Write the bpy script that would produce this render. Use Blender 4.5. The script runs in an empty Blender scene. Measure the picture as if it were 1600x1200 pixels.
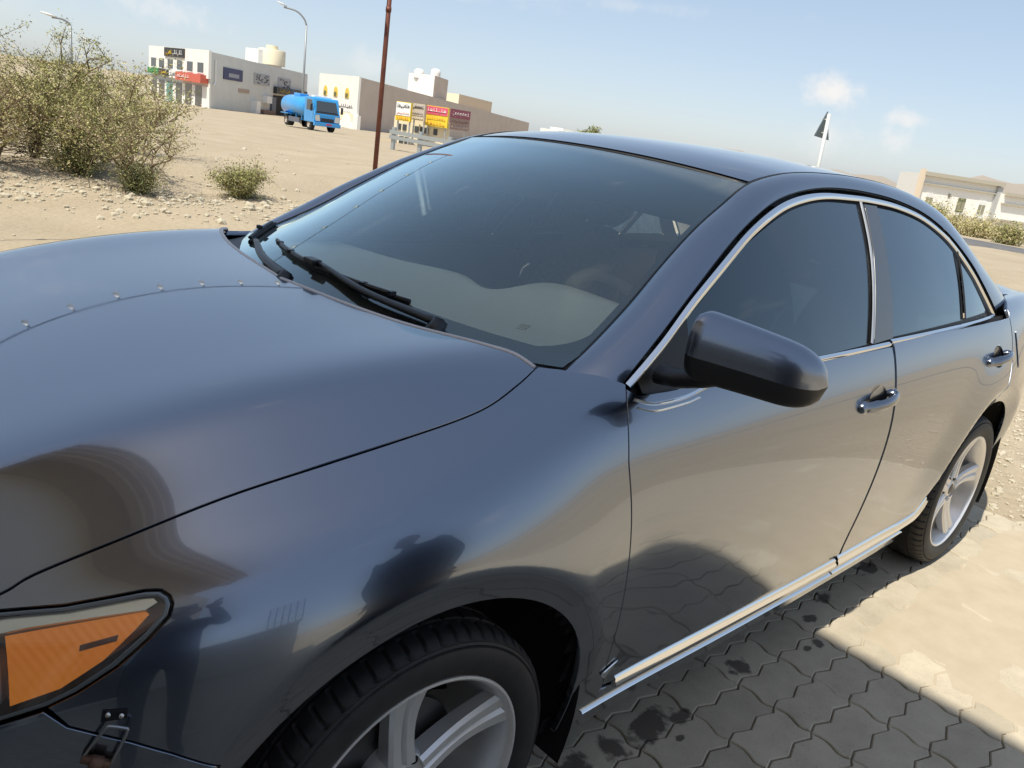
import bpy, bmesh, math, random
import numpy as np
from mathutils import Vector, Matrix
from mathutils.geometry import delaunay_2d_cdt

# ------------------------------------------------------------------ camera, sky, sun, exposure
scene = bpy.context.scene
COL = scene.collection
R = math.radians
CAM = np.array([-.7493, -1.7303, 1.4892])
def cam_axes(yaw, pitch, roll):
    f = np.array([math.cos(pitch)*math.sin(yaw), math.cos(pitch)*math.cos(yaw), math.sin(pitch)])
    r = np.array([math.cos(yaw), -math.sin(yaw), 0.]); u = np.cross(r, f)
    c, s = math.cos(roll), math.sin(roll)
    return c*r+s*u, -s*r+c*u, f
cr, cu, cf = cam_axes(.78336, -.30901, .14730)
cam = bpy.data.cameras.new('camera'); cam_ob = bpy.data.objects.new('camera', cam); COL.objects.link(cam_ob)
cam.sensor_width = 36; cam.lens = 36*1240.05/1600; cam.clip_start = .01; cam.clip_end = 6000
cam_ob.matrix_world = Matrix(((cr[0], cu[0], -cf[0], CAM[0]), (cr[1], cu[1], -cf[1], CAM[1]), (cr[2], cu[2], -cf[2], CAM[2]), (0, 0, 0, 1)))
scene.camera = cam_ob

SUN_TRAVEL = Vector((.50, .085, -1)).normalized()
world = bpy.data.worlds.new('World'); scene.world = world; world.use_nodes = True
wt = world.node_tree; wt.nodes.clear()
w_out = wt.nodes.new('ShaderNodeOutputWorld'); w_bg = wt.nodes.new('ShaderNodeBackground'); w_sky = wt.nodes.new('ShaderNodeTexSky')
w_sky.sky_type = 'NISHITA'; w_sky.sun_disc = False
w_sky.sun_elevation = math.asin(-SUN_TRAVEL.z); w_sky.sun_rotation = math.atan2(-SUN_TRAVEL.x, -SUN_TRAVEL.y)
w_sky.air_density = .7; w_sky.dust_density = 1.0; w_sky.ozone_density = 2.0; w_sky.altitude = 0
w_bg.inputs['Strength'].default_value = .15
# small broken clouds, a noise in direction space laid over the sky
w_tc = wt.nodes.new('ShaderNodeTexCoord')
w_map = wt.nodes.new('ShaderNodeMapping'); w_map.inputs['Scale'].default_value = (1, 1, 2.6); w_map.inputs['Location'].default_value = (.31, .12, 0)
w_n1 = wt.nodes.new('ShaderNodeTexNoise'); w_n1.inputs['Scale'].default_value = 4.2; w_n1.inputs['Detail'].default_value = 6; w_n1.inputs['Roughness'].default_value = .56
w_rp = wt.nodes.new('ShaderNodeValToRGB'); w_rp.color_ramp.elements[0].position = .62; w_rp.color_ramp.elements[1].position = .82
w_rp.color_ramp.elements[1].color = (.6, .6, .6, 1)
w_mx = wt.nodes.new('ShaderNodeMix'); w_mx.data_type = 'RGBA'; w_mx.inputs[7].default_value = (2.25, 2.2, 2.15, 1)
wt.links.new(w_tc.outputs['Generated'], w_map.inputs[0]); wt.links.new(w_map.outputs[0], w_n1.inputs['Vector'])
wt.links.new(w_n1.outputs[0], w_rp.inputs[0])
# a few separate fair-weather puffs low over the horizon
w_n2 = wt.nodes.new('ShaderNodeTexNoise'); w_n2.inputs['Scale'].default_value = 26; w_n2.inputs['Detail'].default_value = 6; w_n2.inputs['Roughness'].default_value = .6; wt.links.new(w_tc.outputs['Generated'], w_n2.inputs['Vector'])
def w_math(op, a, b):
    n = wt.nodes.new('ShaderNodeMath'); n.operation = op
    for k, v in ((0, a), (1, b)):
        if isinstance(v, (int, float)): n.inputs[k].default_value = v
        else: wt.links.new(v, n.inputs[k])
    return n.outputs[0]
w_sum = w_rp.outputs[0]
for (px, py, rx, ry, op) in ((1300, 145, 56, 32, 1.0), (1422, 190, 34, 20, .85), (1400, 216, 46, 26, .65), (1290, 214, 60, 40, .5), (250, 8, 80, 30, .6), (580, 100, 60, 26, .35), (990, 10, 120, 14, .25)):
    d = (px-800)/1240.05*cr-(py-600)/1240.05*cu+cf; d = d/np.linalg.norm(d); e = np.array([d[1], -d[0], 0.]); e /= np.linalg.norm(e); g = np.cross(e, d)
    acc = None
    for ax, r_ in ((e, rx), (g, ry)):
        dt = wt.nodes.new('ShaderNodeVectorMath'); dt.operation = 'DOT_PRODUCT'; dt.inputs[1].default_value = tuple(ax*1240/r_); wt.links.new(w_tc.outputs['Generated'], dt.inputs[0]); q = w_math('MULTIPLY', dt.outputs['Value'], dt.outputs['Value']); acc = q if acc is None else w_math('ADD', acc, q)
    fr = wt.nodes.new('ShaderNodeVectorMath'); fr.operation = 'DOT_PRODUCT'; fr.inputs[1].default_value = tuple(d); wt.links.new(w_tc.outputs['Generated'], fr.inputs[0])
    v = w_math('ADD', w_math('MULTIPLY', w_math('SQRT', acc, 0), -1.0), w_math('MULTIPLY', w_math('SUBTRACT', w_n2.outputs[0], .5), 2.6))
    mr = wt.nodes.new('ShaderNodeMapRange'); mr.interpolation_type = 'SMOOTHSTEP'; mr.inputs[1].default_value = -1.0; mr.inputs[2].default_value = .15; mr.inputs[3].default_value = 0; mr.inputs[4].default_value = op; wt.links.new(v, mr.inputs[0])
    w_sum = w_math('MAXIMUM', w_sum, w_math('MULTIPLY', mr.outputs[0], w_math('GREATER_THAN', fr.outputs['Value'], .5)))
wt.links.new(w_sum, w_mx.inputs[0])
w_gm = wt.nodes.new('ShaderNodeGamma'); w_gm.inputs[1].default_value = .42; w_hs = wt.nodes.new('ShaderNodeHueSaturation'); w_hs.inputs['Saturation'].default_value = 1.28; wt.links.new(w_sky.outputs[0], w_gm.inputs[0]); wt.links.new(w_gm.outputs[0], w_hs.inputs['Color']); wt.links.new(w_hs.outputs[0], w_mx.inputs[6]); wt.links.new(w_mx.outputs[2], w_bg.inputs[0]); wt.links.new(w_bg.outputs[0], w_out.inputs[0])
sun = bpy.data.lights.new('sun', 'SUN'); sun.energy = 2.05; sun.angle = R(.53); sun.color = (1, .93, .80)
sun_ob = bpy.data.objects.new('sun', sun); COL.objects.link(sun_ob); sun_ob.rotation_euler = SUN_TRAVEL.to_track_quat('-Z', 'Y').to_euler()
scene.view_settings.view_transform = 'Standard'; scene.view_settings.look = 'None'
scene.view_settings.exposure = 1.48; scene.view_settings.gamma = 1; scene.view_settings.use_curve_mapping = False
scene.cycles.max_bounces = 10; scene.cycles.transparent_max_bounces = 24; scene.cycles.use_denoising = True
scene.cycles.caustics_reflective = False; scene.cycles.caustics_refractive = False; scene.cycles.sample_clamp_indirect = 6

# ------------------------------------------------------------------ materials
MATS = {}
def mat(name, col=(.5, .5, .5), rough=.6, metal=0., noise=None, bump=None, coat=0., coat_rough=.03, spec=.5, col2=None, scale=20, emit=None, detail=4, coord='Object'):
    if name in MATS: return MATS[name]
    m = bpy.data.materials.new(name); m.use_nodes = True; nt = m.node_tree; b = nt.nodes['Principled BSDF']
    b.inputs['Base Color'].default_value = (*col, 1); b.inputs['Roughness'].default_value = rough; b.inputs['Metallic'].default_value = metal
    b.inputs['Coat Weight'].default_value = coat; b.inputs['Coat Roughness'].default_value = coat_rough; b.inputs['Specular IOR Level'].default_value = spec
    if col2 is not None or bump:
        tc = nt.nodes.new('ShaderNodeTexCoord'); n = nt.nodes.new('ShaderNodeTexNoise')
        n.inputs['Scale'].default_value = scale; n.inputs['Detail'].default_value = detail; n.inputs['Roughness'].default_value = .6
        nt.links.new(tc.outputs[coord], n.inputs['Vector'])
        if col2 is not None:
            rp = nt.nodes.new('ShaderNodeValToRGB'); rp.color_ramp.elements[0].position = .32; rp.color_ramp.elements[1].position = .70
            rp.color_ramp.elements[0].color = (*col, 1); rp.color_ramp.elements[1].color = (*col2, 1)
            nt.links.new(n.outputs[0], rp.inputs[0]); nt.links.new(rp.outputs[0], b.inputs['Base Color'])
        if bump:
            bp = nt.nodes.new('ShaderNodeBump'); bp.inputs['Strength'].default_value = bump; bp.inputs['Distance'].default_value = .01
            nt.links.new(n.outputs[0], bp.inputs['Height']); nt.links.new(bp.outputs[0], b.inputs['Normal'])
    if emit: b.inputs['Emission Color'].default_value = (*emit[:3], 1); b.inputs['Emission Strength'].default_value = emit[3]
    MATS[name] = m; return m
def glass_mat(name, tint, ior=1.5, rough=0.0, spec_col=(1, 1, 1), haze=0., gain=1.75):
    m = bpy.data.materials.new(name); m.use_nodes = True; nt = m.node_tree; nt.nodes.clear()
    o = nt.nodes.new('ShaderNodeOutputMaterial'); t = nt.nodes.new('ShaderNodeBsdfTransparent'); g = nt.nodes.new('ShaderNodeBsdfGlossy')
    f = nt.nodes.new('ShaderNodeFresnel'); mx = nt.nodes.new('ShaderNodeMixShader'); geo = nt.nodes.new('ShaderNodeNewGeometry')
    f.inputs[0].default_value = ior; t.inputs[0].default_value = (*tint, 1); g.inputs['Color'].default_value = (*spec_col, 1); g.inputs['Roughness'].default_value = rough
    # a pane has two faces: double the single-face reflectance
    mul = nt.nodes.new('ShaderNodeMath'); mul.operation = 'MULTIPLY'; mul.inputs[1].default_value = gain; mul.use_clamp = True
    nt.links.new(f.outputs[0], mul.inputs[0]); nt.links.new(mul.outputs[0], mx.inputs[0]); nt.links.new(t.outputs[0], mx.inputs[1]); nt.links.new(g.outputs[0], mx.inputs[2]); nt.links.new(mx.outputs[0], o.inputs[0])
    if haze:   # uneven pale veil mixed into the shader to brighten the pane
        df = nt.nodes.new('ShaderNodeBsdfDiffuse'); df.inputs[0].default_value = (.60, .60, .56, 1); m2 = nt.nodes.new('ShaderNodeMixShader'); tc = nt.nodes.new('ShaderNodeTexCoord'); n = nt.nodes.new('ShaderNodeTexNoise'); n.inputs['Scale'].default_value = 5; n.inputs['Detail'].default_value = 8
        r_ = nt.nodes.new('ShaderNodeMapRange'); r_.inputs[1].default_value = .3; r_.inputs[2].default_value = .7; r_.inputs[3].default_value = haze*.75; r_.inputs[4].default_value = haze*1.25
        nt.links.new(tc.outputs['Object'], n.inputs['Vector']); nt.links.new(n.outputs[0], r_.inputs[0]); nt.links.new(r_.outputs[0], m2.inputs[0]); nt.links.new(mx.outputs[0], m2.inputs[1]); nt.links.new(df.outputs[0], m2.inputs[2]); nt.links.new(m2.outputs[0], o.inputs[0])
    MATS[name] = m; return m
def paint_mat():
    m = bpy.data.materials.new('car_paint'); m.use_nodes = True; nt = m.node_tree; b = nt.nodes['Principled BSDF']
    b.inputs['Base Color'].default_value = (.172, .200, .255, 1); b.inputs['Metallic'].default_value = 1.; b.inputs['Roughness'].default_value = .21
    b.inputs['Coat Weight'].default_value = 1; b.inputs['Coat Roughness'].default_value = .012; b.inputs['Coat IOR'].default_value = 1.85
    tc = nt.nodes.new('ShaderNodeTexCoord'); v = nt.nodes.new('ShaderNodeTexNoise'); v.inputs['Scale'].default_value = 6; v.inputs['Detail'].default_value = 5
    rp = nt.nodes.new('ShaderNodeMapRange'); rp.inputs[1].default_value = .35; rp.inputs[2].default_value = .75; rp.inputs[3].default_value = .008; rp.inputs[4].default_value = .05
    nt.links.new(tc.outputs['Object'], v.inputs['Vector']); nt.links.new(v.outputs[0], rp.inputs[0]); nt.links.new(rp.outputs[0], b.inputs['Coat Roughness'])
    MATS['car_paint'] = m; return m
PAINT = paint_mat()
BLACK = mat('black_plastic', (.012, .012, .013), .45, bump=.05, scale=300)
GLOSSBLACK = mat('gloss_black', (.008, .008, .010), .08, coat=.6)
RUBBER = mat('tyre_rubber', (.016, .016, .017), .62, col2=(.03, .029, .027), scale=18, bump=.1)
SEAL = mat('rubber_seal', (.006, .006, .006), .5)
CHROME = mat('chrome', (.86, .87, .88), .07, 1.0)
DULLCHROME = mat('brushed_chrome', (.62, .61, .58), .25, 1.0, col2=(.75, .74, .7), scale=8)
ALLOY = mat('wheel_alloy', (.78, .78, .78), .34, .6, col2=(.84, .83, .82), scale=7, coat=.3)
DARKIN = mat('wheel_well_black', (.006, .006, .007), .8)
GLASS_WS = glass_mat('windscreen_glass', (.90, .97, .93), ior=1.60, spec_col=(.78, .96, 1), haze=.055, gain=2.2)
GLASS_SIDE = glass_mat('tinted_side_glass', (.014, .030, .040), ior=1.6, spec_col=(.78, .92, 1), haze=.012)
GLASS_REAR = glass_mat('rear_glass', (.34, .38, .38), ior=1.55)
GLASS_LENS = glass_mat('headlight_lens_glass', (.92, .93, .90), ior=1.45, rough=.03, haze=.05)
FRIT = mat('ceramic_black_border', (.006, .007, .010), .35)
STRIP = mat('sun_strip_film', (.008, .010, .016), .3)

# ------------------------------------------------------------------ mesh helpers
def link(o, parent=None):
    COL.objects.link(o)
    if parent is not None: o.parent = parent
    return o
def mesh_obj(name, verts, faces, material, parent=None, smooth=False, normals=None):
    me = bpy.data.meshes.new(name); me.from_pydata([tuple(map(float, v)) for v in verts], [], [tuple(int(i) for i in f) for f in faces])
    me.update()
    if smooth or normals is not None: me.polygons.foreach_set('use_smooth', [True]*len(me.polygons))
    if normals is not None: me.normals_split_custom_set_from_vertices([tuple(map(float, n)) for n in normals])
    if material is not None: me.materials.append(material)
    return link(bpy.data.objects.new(name, me), parent)
def tag(o, label=None, cat=None, group=None, kind=None):
    if label: o['label'] = label
    if cat: o['category'] = cat
    if group: o['group'] = group
    if kind: o['kind'] = kind
    return o
def empty(name, loc=(0, 0, 0), rz=0.):
    o = bpy.data.objects.new(name, None); o.empty_display_size = .1; COL.objects.link(o); o.location = loc; o.rotation_euler = (0, 0, rz); return o
class MB:
    """collects simple solids into one mesh"""
    def __init__(s): s.v = []; s.f = []
    def add(s, v, f):
        k = len(s.v); s.v += [tuple(map(float, p)) for p in v]; s.f += [tuple(i+k for i in q) for q in f]
    def box(s, c, d, rot=None):
        c = np.array(c, float); d = np.array(d, float)/2
        p = np.array([(x, y, z) for x in (-1, 1) for y in (-1, 1) for z in (-1, 1)])*d
        if rot is not None: p = p@np.array(rot).T
        s.add(p+c, [(0, 1, 3, 2), (4, 6, 7, 5), (0, 4, 5, 1), (2, 3, 7, 6), (0, 2, 6, 4), (1, 5, 7, 3)])
    def tube(s, pts, r, n=8, cap=True, flat=None):
        pts = [np.array(p, float) for p in pts]; rs = r if hasattr(r, '__len__') else [r]*len(pts)
        ring = []; up = None
        for i, p in enumerate(pts):
            t = pts[min(i+1, len(pts)-1)]-pts[max(i-1, 0)]; t = t/(np.linalg.norm(t)+1e-9)
            if up is None: up = np.array([0, 0, 1.]) if abs(t[2]) < .9 else np.array([1., 0, 0])
            a = np.cross(up, t); a /= np.linalg.norm(a)+1e-9; b = np.cross(t, a); up = b
            ring.append([p+rs[i]*(math.cos(2*math.pi*k/n)*a+(flat or 1)*math.sin(2*math.pi*k/n)*b) for k in range(n)])
        v = [q for rg in ring for q in rg]; f = []
        for i in range(len(pts)-1):
            for k in range(n): f.append((i*n+k, i*n+(k+1) % n, (i+1)*n+(k+1) % n, (i+1)*n+k))
        if cap: f.append(tuple(range(n))[::-1]); f.append(tuple((len(pts)-1)*n+k for k in range(n)))
        s.add(v, f)
    def lathe(s, prof, n=48, axis='y', c=(0, 0, 0)):
        """profile of (radius, offset along axis)"""
        v = []; f = []; m = len(prof)
        for k in range(n):
            a = 2*math.pi*k/n
            for r_, h in prof:
                p = {'y': (r_*math.cos(a), h, r_*math.sin(a)), 'z': (r_*math.cos(a), r_*math.sin(a), h), 'x': (h, r_*math.cos(a), r_*math.sin(a))}[axis]
                v.append((p[0]+c[0], p[1]+c[1], p[2]+c[2]))
        for k in range(n):
            for i in range(m-1): f.append((k*m+i, k*m+i+1, ((k+1) % n)*m+i+1, ((k+1) % n)*m+i))
        s.add(v, f)
    def prism(s, poly, h, frame=None):
        """polygon in the frame's first two axes, extruded along the third by h=(lo,hi); frame=(origin,a,b,c)"""
        o, a, b, c = frame or (np.zeros(3), np.array([1., 0, 0]), np.array([0, 1., 0]), np.array([0, 0, 1.]))
        n = len(poly); v = [o+a*x+b*y+c*h[0] for x, y in poly]+[o+a*x+b*y+c*h[1] for x, y in poly]
        f = [tuple(range(n))[::-1], tuple(range(n, 2*n))]+[(i, (i+1) % n, n+(i+1) % n, n+i) for i in range(n)]
        s.add(v, f)
    def build(s, name, material, parent=None, smooth=False, bevel=0., autosmooth=None):
        o = mesh_obj(name, s.v, s.f, material, parent, smooth)
        if bevel:
            bm = bmesh.new(); bm.from_mesh(o.data); bmesh.ops.recalc_face_normals(bm, faces=bm.faces)
            bmesh.ops.bevel(bm, geom=[e for e in bm.edges if len(e.link_faces) == 2 and e.calc_face_angle(0) > .5], offset=bevel, segments=2, affect='EDGES', profile=.6)
            bm.to_mesh(o.data); bm.free()
        else:
            bm = bmesh.new(); bm.from_mesh(o.data); bmesh.ops.recalc_face_normals(bm, faces=bm.faces); bm.to_mesh(o.data); bm.free()
        if autosmooth is not None:
            o.data.polygons.foreach_set('use_smooth', [True]*len(o.data.polygons)); o.data.set_sharp_from_angle(angle=autosmooth)
        return o
def copy_tree(o, parent=None):
    c = o.copy(); COL.objects.link(c); c.parent = parent
    for ch in list(o.children): copy_tree(ch, c)
    return c
def densify(poly, res, closed=True):
    out = []; n = len(poly)
    for i in range(n if closed else n-1):
        a = np.array(poly[i], float); b = np.array(poly[(i+1) % n], float); k = max(1, int(np.ceil(np.linalg.norm(b-a)/res)))
        out += [a+(b-a)*j/k for j in range(k)]
    if not closed: out.append(np.array(poly[-1], float))
    return np.array(out)
def smooth_poly(pts, n=8):
    """Catmull-Rom through open control points"""
    P = [np.array(p, float) for p in pts]; P = [2*P[0]-P[1]]+P+[2*P[-1]-P[-2]]; out = []
    for i in range(1, len(P)-2):
        for k in range(n):
            t = k/n; out.append(.5*((2*P[i])+(-P[i-1]+P[i+1])*t+(2*P[i-1]-5*P[i]+4*P[i+1]-P[i+2])*t*t+(-P[i-1]+3*P[i]-3*P[i+1]+P[i+2])*t**3))
    out.append(P[-2]); return np.array(out)
def in_poly(pts, poly):
    x, y = pts[:, 0], pts[:, 1]; c = np.zeros(len(pts), bool); n = len(poly)
    for i in range(n):
        x1, y1 = poly[i]; x2, y2 = poly[(i+1) % n]
        if y1 == y2: continue
        c ^= ((y1 > y) != (y2 > y)) & (x < (x2-x1)*(y-y1)/(y2-y1)+x1)
    return c
def shrink(poly, d):
    """move a closed polygon inward by d"""
    P = np.array(poly); A = .5*np.sum(P[:, 0]*np.roll(P[:, 1], -1)-np.roll(P[:, 0], -1)*P[:, 1]); sgn = 1 if A > 0 else -1
    t = np.roll(P, -1, 0)-np.roll(P, 1, 0); t /= np.linalg.norm(t, axis=1, keepdims=True)+1e-12
    return P+sgn*d*np.stack([-t[:, 1], t[:, 0]], 1)
def triangulate(poly, res, holes=()):
    lo, hi = poly.min(0), poly.max(0)
    g = np.stack(np.meshgrid(np.arange(lo[0]+res/2, hi[0], res), np.arange(lo[1]+res/2, hi[1], res), indexing='ij'), -1).reshape(-1, 2)
    if len(g):
        g = g[in_poly(g, poly)]
    if len(g) and holes:
        for h in holes: g = g[~in_poly(g, h)]
    if len(g):
        allb = np.concatenate([poly]+list(holes))
        d = np.min(np.linalg.norm(g[:, None]-allb[None], axis=2), 1) if len(g)*len(poly) < 6e6 else np.concatenate([np.min(np.linalg.norm(c[:, None]-allb[None], axis=2), 1) for c in np.array_split(g, 20)])
        g = g[d > res*.45]
    n = len(poly); co = [Vector(p) for p in poly]; ed = [(i, (i+1) % n) for i in range(n)]
    for h in holes:
        k = len(co); co += [Vector(p) for p in h]; ed += [(k+i, k+(i+1) % len(h)) for i in range(len(h))]
    co += [Vector(p) for p in g]
    v, e, f, ov, oe, of = delaunay_2d_cdt(co, ed, [], 0, 1e-7)
    v = np.array([(q.x, q.y) for q in v])
    cen = np.array([v[list(t)].mean(0) for t in f]); keep = in_poly(cen, poly)
    for h in holes: keep &= ~in_poly(cen, h)
    f = [t for t, k in zip(f, keep) if k]
    bidx = {}
    for i, o in enumerate(ov):
        for k in o:
            if k < n: bidx[k] = i
    return v, f, [bidx.get(i) for i in range(n)]
def surface_panel(name, poly, f, nf, res, material, parent, gap=.0022, flange=.014, offset=0., mirror=False, holes=()):
    """a sheet cut from the surface f(s,t) along a closed outline, with a folded-in edge"""
    poly = densify(poly, res*.6)
    if gap: poly = shrink(poly, gap)
    v, fc, b = triangulate(poly, res, [densify(h, res*.5) for h in holes])
    p = f(v[:, 0], v[:, 1]); n = nf(v[:, 0], v[:, 1]); p = p+n*offset
    verts = list(p); norms = list(n); faces = [tuple(t) for t in fc]
    # orientation: make face winding follow the normal
    a = np.cross(p[[t[1] for t in fc]]-p[[t[0] for t in fc]], p[[t[2] for t in fc]]-p[[t[0] for t in fc]])
    if np.sum(a*n[[t[0] for t in fc]]) < 0: faces = [t[::-1] for t in faces]
    if flange:
        b = [i for i in b if i is not None]; m = len(b); pc = p[b]; nc = n[b]
        tv = np.roll(pc, -1, 0)-np.roll(pc, 1, 0); tv /= np.linalg.norm(tv, axis=1, keepdims=True)+1e-12
        out = np.cross(tv, nc); cen = np.array([f(q[0], q[1]) for q in [poly.mean(0)]])[0]
        A = .5*np.sum(poly[:, 0]*np.roll(poly[:, 1], -1)-np.roll(poly[:, 0], -1)*poly[:, 1])
        k0 = len(verts)
        # which side is outside
        test = pc+out*.01; inside_d = np.sum(np.linalg.norm(test-cen, axis=1) > np.linalg.norm(pc-cen, axis=1))
        if inside_d < m/2: out = -out
        e1 = nc*.8+out*.6; e1 /= np.linalg.norm(e1, axis=1, keepdims=True)
        verts += list(pc); norms += list(e1)
        verts += list(pc+out*.0012-nc*.0018); norms += list(out*.95+nc*.3)
        verts += list(pc+out*.0012-nc*flange); norms += list(out)
        for r_ in range(2):
            for i in range(m):
                j = (i+1) % m; q = (k0+r_*m+i, k0+r_*m+j, k0+(r_+1)*m+j, k0+(r_+1)*m+i)
                V = [np.array(verts[t]) for t in q]; nn = np.cross(V[1]-V[0], V[3]-V[0])
                faces.append(q if nn@np.array(norms[q[0]]) > 0 else q[::-1])
    o = mesh_obj(name, verts, faces, material, parent, True, norms)
    if mirror:
        mv = [(x, -y, z) for x, y, z in verts]; mn = [(x, -y, z) for x, y, z in norms]
        o2 = mesh_obj(name, mv, [t[::-1] for t in faces], material, parent, True, mn)
        return o, o2
    return o

# ------------------------------------------------------------------ car body surface: one b-spline net, sections across the car at stations along it
XS=[-.985,-.96,-.88,-.74,-.55,-.30,0,.30,.60,1.0,1.5,2.0,2.4,2.77,3.10,3.40,3.62,3.78,3.83]
def _sec(z0,y3,z3,rest):
    return [(0,z0),(y3*.36,z0-.002),(y3*.70,z0-(z0-z3)*.36),(y3*.93,z3+.010),(y3*1.04,z3-.010)]+rest
_door=lambda dy,dz=0:[(.785+dy,1.095+dz),(.815+dy,1.072+dz),(.842+dy,1.042+dz),(.872+dy,.968+dz),(.898+dy,.885),(.912+dy,.78),(.908+dy,.62),(.886+dy,.43),(.858+dy,.27),(.84+dy,.19)]
SEC=[
 _sec(.62,.28,.60,[(.36,.57),(.37,.55),(.38,.53),(.39,.505),(.395,.48),(.40,.45),(.405,.40),(.405,.35),(.40,.28),(.40,.22)]),
 _sec(.70,.35,.68,[(.43,.645),(.45,.62),(.465,.595),(.48,.565),(.49,.53),(.50,.49),(.505,.43),(.505,.36),(.50,.28),(.49,.20)]),
 _sec(.80,.43,.775,[(.52,.725),(.55,.70),(.575,.67),(.595,.635),(.61,.59),(.62,.54),(.63,.46),(.63,.37),(.62,.28),(.61,.20)]),
 _sec(.893,.51,.878,[(.61,.79),(.65,.762),(.685,.727),(.71,.685),(.728,.635),(.74,.57),(.748,.48),(.745,.38),(.735,.28),(.73,.20)]),
 _sec(.968,.575,.953,[(.69,.865),(.738,.838),(.778,.803),(.805,.755),(.822,.695),(.833,.62),(.838,.52),(.832,.40),(.82,.28),(.81,.20)]),
 _sec(1.026,.625,1.019,[(.745,.928),(.797,.903),(.840,.866),(.868,.812),(.882,.745),(.890,.66),(.890,.54),(.877,.40),(.86,.28),(.85,.20)]),
 _sec(1.068,.655,1.064,[(.770,.974),(.822,.950),(.864,.912),(.887,.857),(.900,.80),(.909,.72),(.907,.58),(.890,.42),(.865,.28),(.85,.20)]),
 _sec(1.080,.665,1.080,[(.772,1.025),(.818,1.005),(.860,.968),(.886,.908),(.901,.838),(.910,.75),(.908,.60),(.888,.43),(.860,.275),(.845,.195)]),
 _sec(1.08,.675,1.08,_door(-.010,-.012)),
 _sec(1.08,.675,1.09,_door(0)),_sec(1.08,.675,1.09,_door(.003,.006)),_sec(1.08,.675,1.09,_door(.002,.012)),
 _sec(1.085,.675,1.10,_door(0,.018)),_sec(1.10,.675,1.10,_door(-.004,.02)),_sec(1.12,.675,1.115,_door(-.018,.02)),
 _sec(1.125,.66,1.115,_door(-.05,.02)),_sec(1.12,.60,1.105,_door(-.12,.01)),_sec(1.09,.48,1.07,_door(-.26,-.03)),_sec(.95,.40,.94,_door(-.38,-.16))]
NX=len(XS); NV=len(SEC[0])
def _basis(t,n):
    """uniform cubic b-spline with end control points tripled; t in [0,n-1] -> idx(4), weights(4)"""
    t=np.clip(t,0,n-1-1e-9); i=np.floor(t).astype(int); f=t-i
    w=np.stack([(1-f)**3/6,(3*f**3-6*f**2+4)/6,(-3*f**3+3*f**2+3*f+1)/6,f**3/6],-1)
    return i,w
_net=np.array([[(XS[i],y,z) for (y,z) in SEC[i]] for i in range(NX)])      # NX,NV,3
def _padu(a):  # reflect end
    return np.concatenate([2*a[:1]-a[1:2],a,2*a[-1:]-a[-2:-1]],0)
_full=np.concatenate([(_net*[1,-1,1])[:,:0:-1],_net],1)                   # v from -(NV-1)..NV-1 ; y sign follows v
_pad=_padu(_full); _pad=np.concatenate([2*_pad[:,:1]-_pad[:,1:2],_pad,2*_pad[:,-1:]-_pad[:,-2:-1]],1)
_us=np.linspace(0,NX-1,2000)
def _bx(u):
    i,w=_basis(u,NX); p=np.concatenate([[2*XS[0]-XS[1]],XS,[2*XS[-1]-XS[-2]]])
    return sum(w[...,k]*p[i+k] for k in range(4))
_xs_u=_bx(_us)
WC=((0.0,.325),(2.772,.325)); RC=.475
def raw(x,v):
    x=np.asarray(x,float); v=np.asarray(v,float)
    u=np.interp(x,_xs_u,_us); i,wu=_basis(u,NX); j,wv=_basis(v+(NV-1),2*NV-1)
    out=0
    for a in range(4):
        for b in range(4):
            out=out+(wu[...,a]*wv[...,b])[...,None]*_pad[i+a,j+b]
    return out
def _sp(d,k=.013):   # smooth max(d,0)
    return .5*(d+np.sqrt(d*d+k*k))
def surf(x,v):
    p=raw(x,v)
    s=np.sign(p[...,1])
    for (cx,cz),fr in zip(WC,(1,0)):
        dx=p[...,0]-cx; dz=p[...,2]-cz; r=np.hypot(dx,dz)
        side=np.clip((np.abs(p[...,1])-.6)/.15,0,1)
        ang=np.arctan2(dz,np.abs(dx))
        fade=np.clip((ang+.15)/.5,0,1)*np.where(dx>0,np.clip((ang-.1)/.7,0,1)*.75+.25,1)
        p[...,1]-=s*side*fade*(.56*_sp(RC-r)-.17*(_sp(.64-r,.07)))
    return p
def nrm(x,v,f=surf,e=1e-3):
    x=np.asarray(x,float); v=np.asarray(v,float)
    a=f(x+e,v)-f(x-e,v); b=f(x,v+e*8)-f(x,v-e*8)
    n=np.cross(a,b); n/=np.linalg.norm(n,axis=-1,keepdims=True)+1e-12
    return n

# ---- greenhouse side surface, param (x,z)
_BX=[.3,.5,.8,1.2,1.7,2.2,2.6,2.9,3.2]; _BY=[.785,.806,.830,.840,.841,.833,.815,.785,.74]
def _smooth_interp(x,X,Y):
    X=np.array(X);Y=np.array(Y); m=np.gradient(Y,X); x=np.asarray(x,float)
    i=np.clip(np.searchsorted(X,x)-1,0,len(X)-2); h=X[i+1]-X[i]; t=np.clip((x-X[i])/h,-.5,1.5)
    return (2*t**3-3*t**2+1)*Y[i]+(t**3-2*t**2+t)*h*m[i]+(-2*t**3+3*t**2)*Y[i+1]+(t**3-t**2)*h*m[i+1]
def green(x,z):
    x=np.asarray(x,float); z=np.asarray(z,float)
    yb=_smooth_interp(x,_BX,_BY); d=z-1.045
    return np.stack(np.broadcast_arrays(x,-(yb-.42*d-.35*d*np.abs(d)),z),-1)
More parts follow.
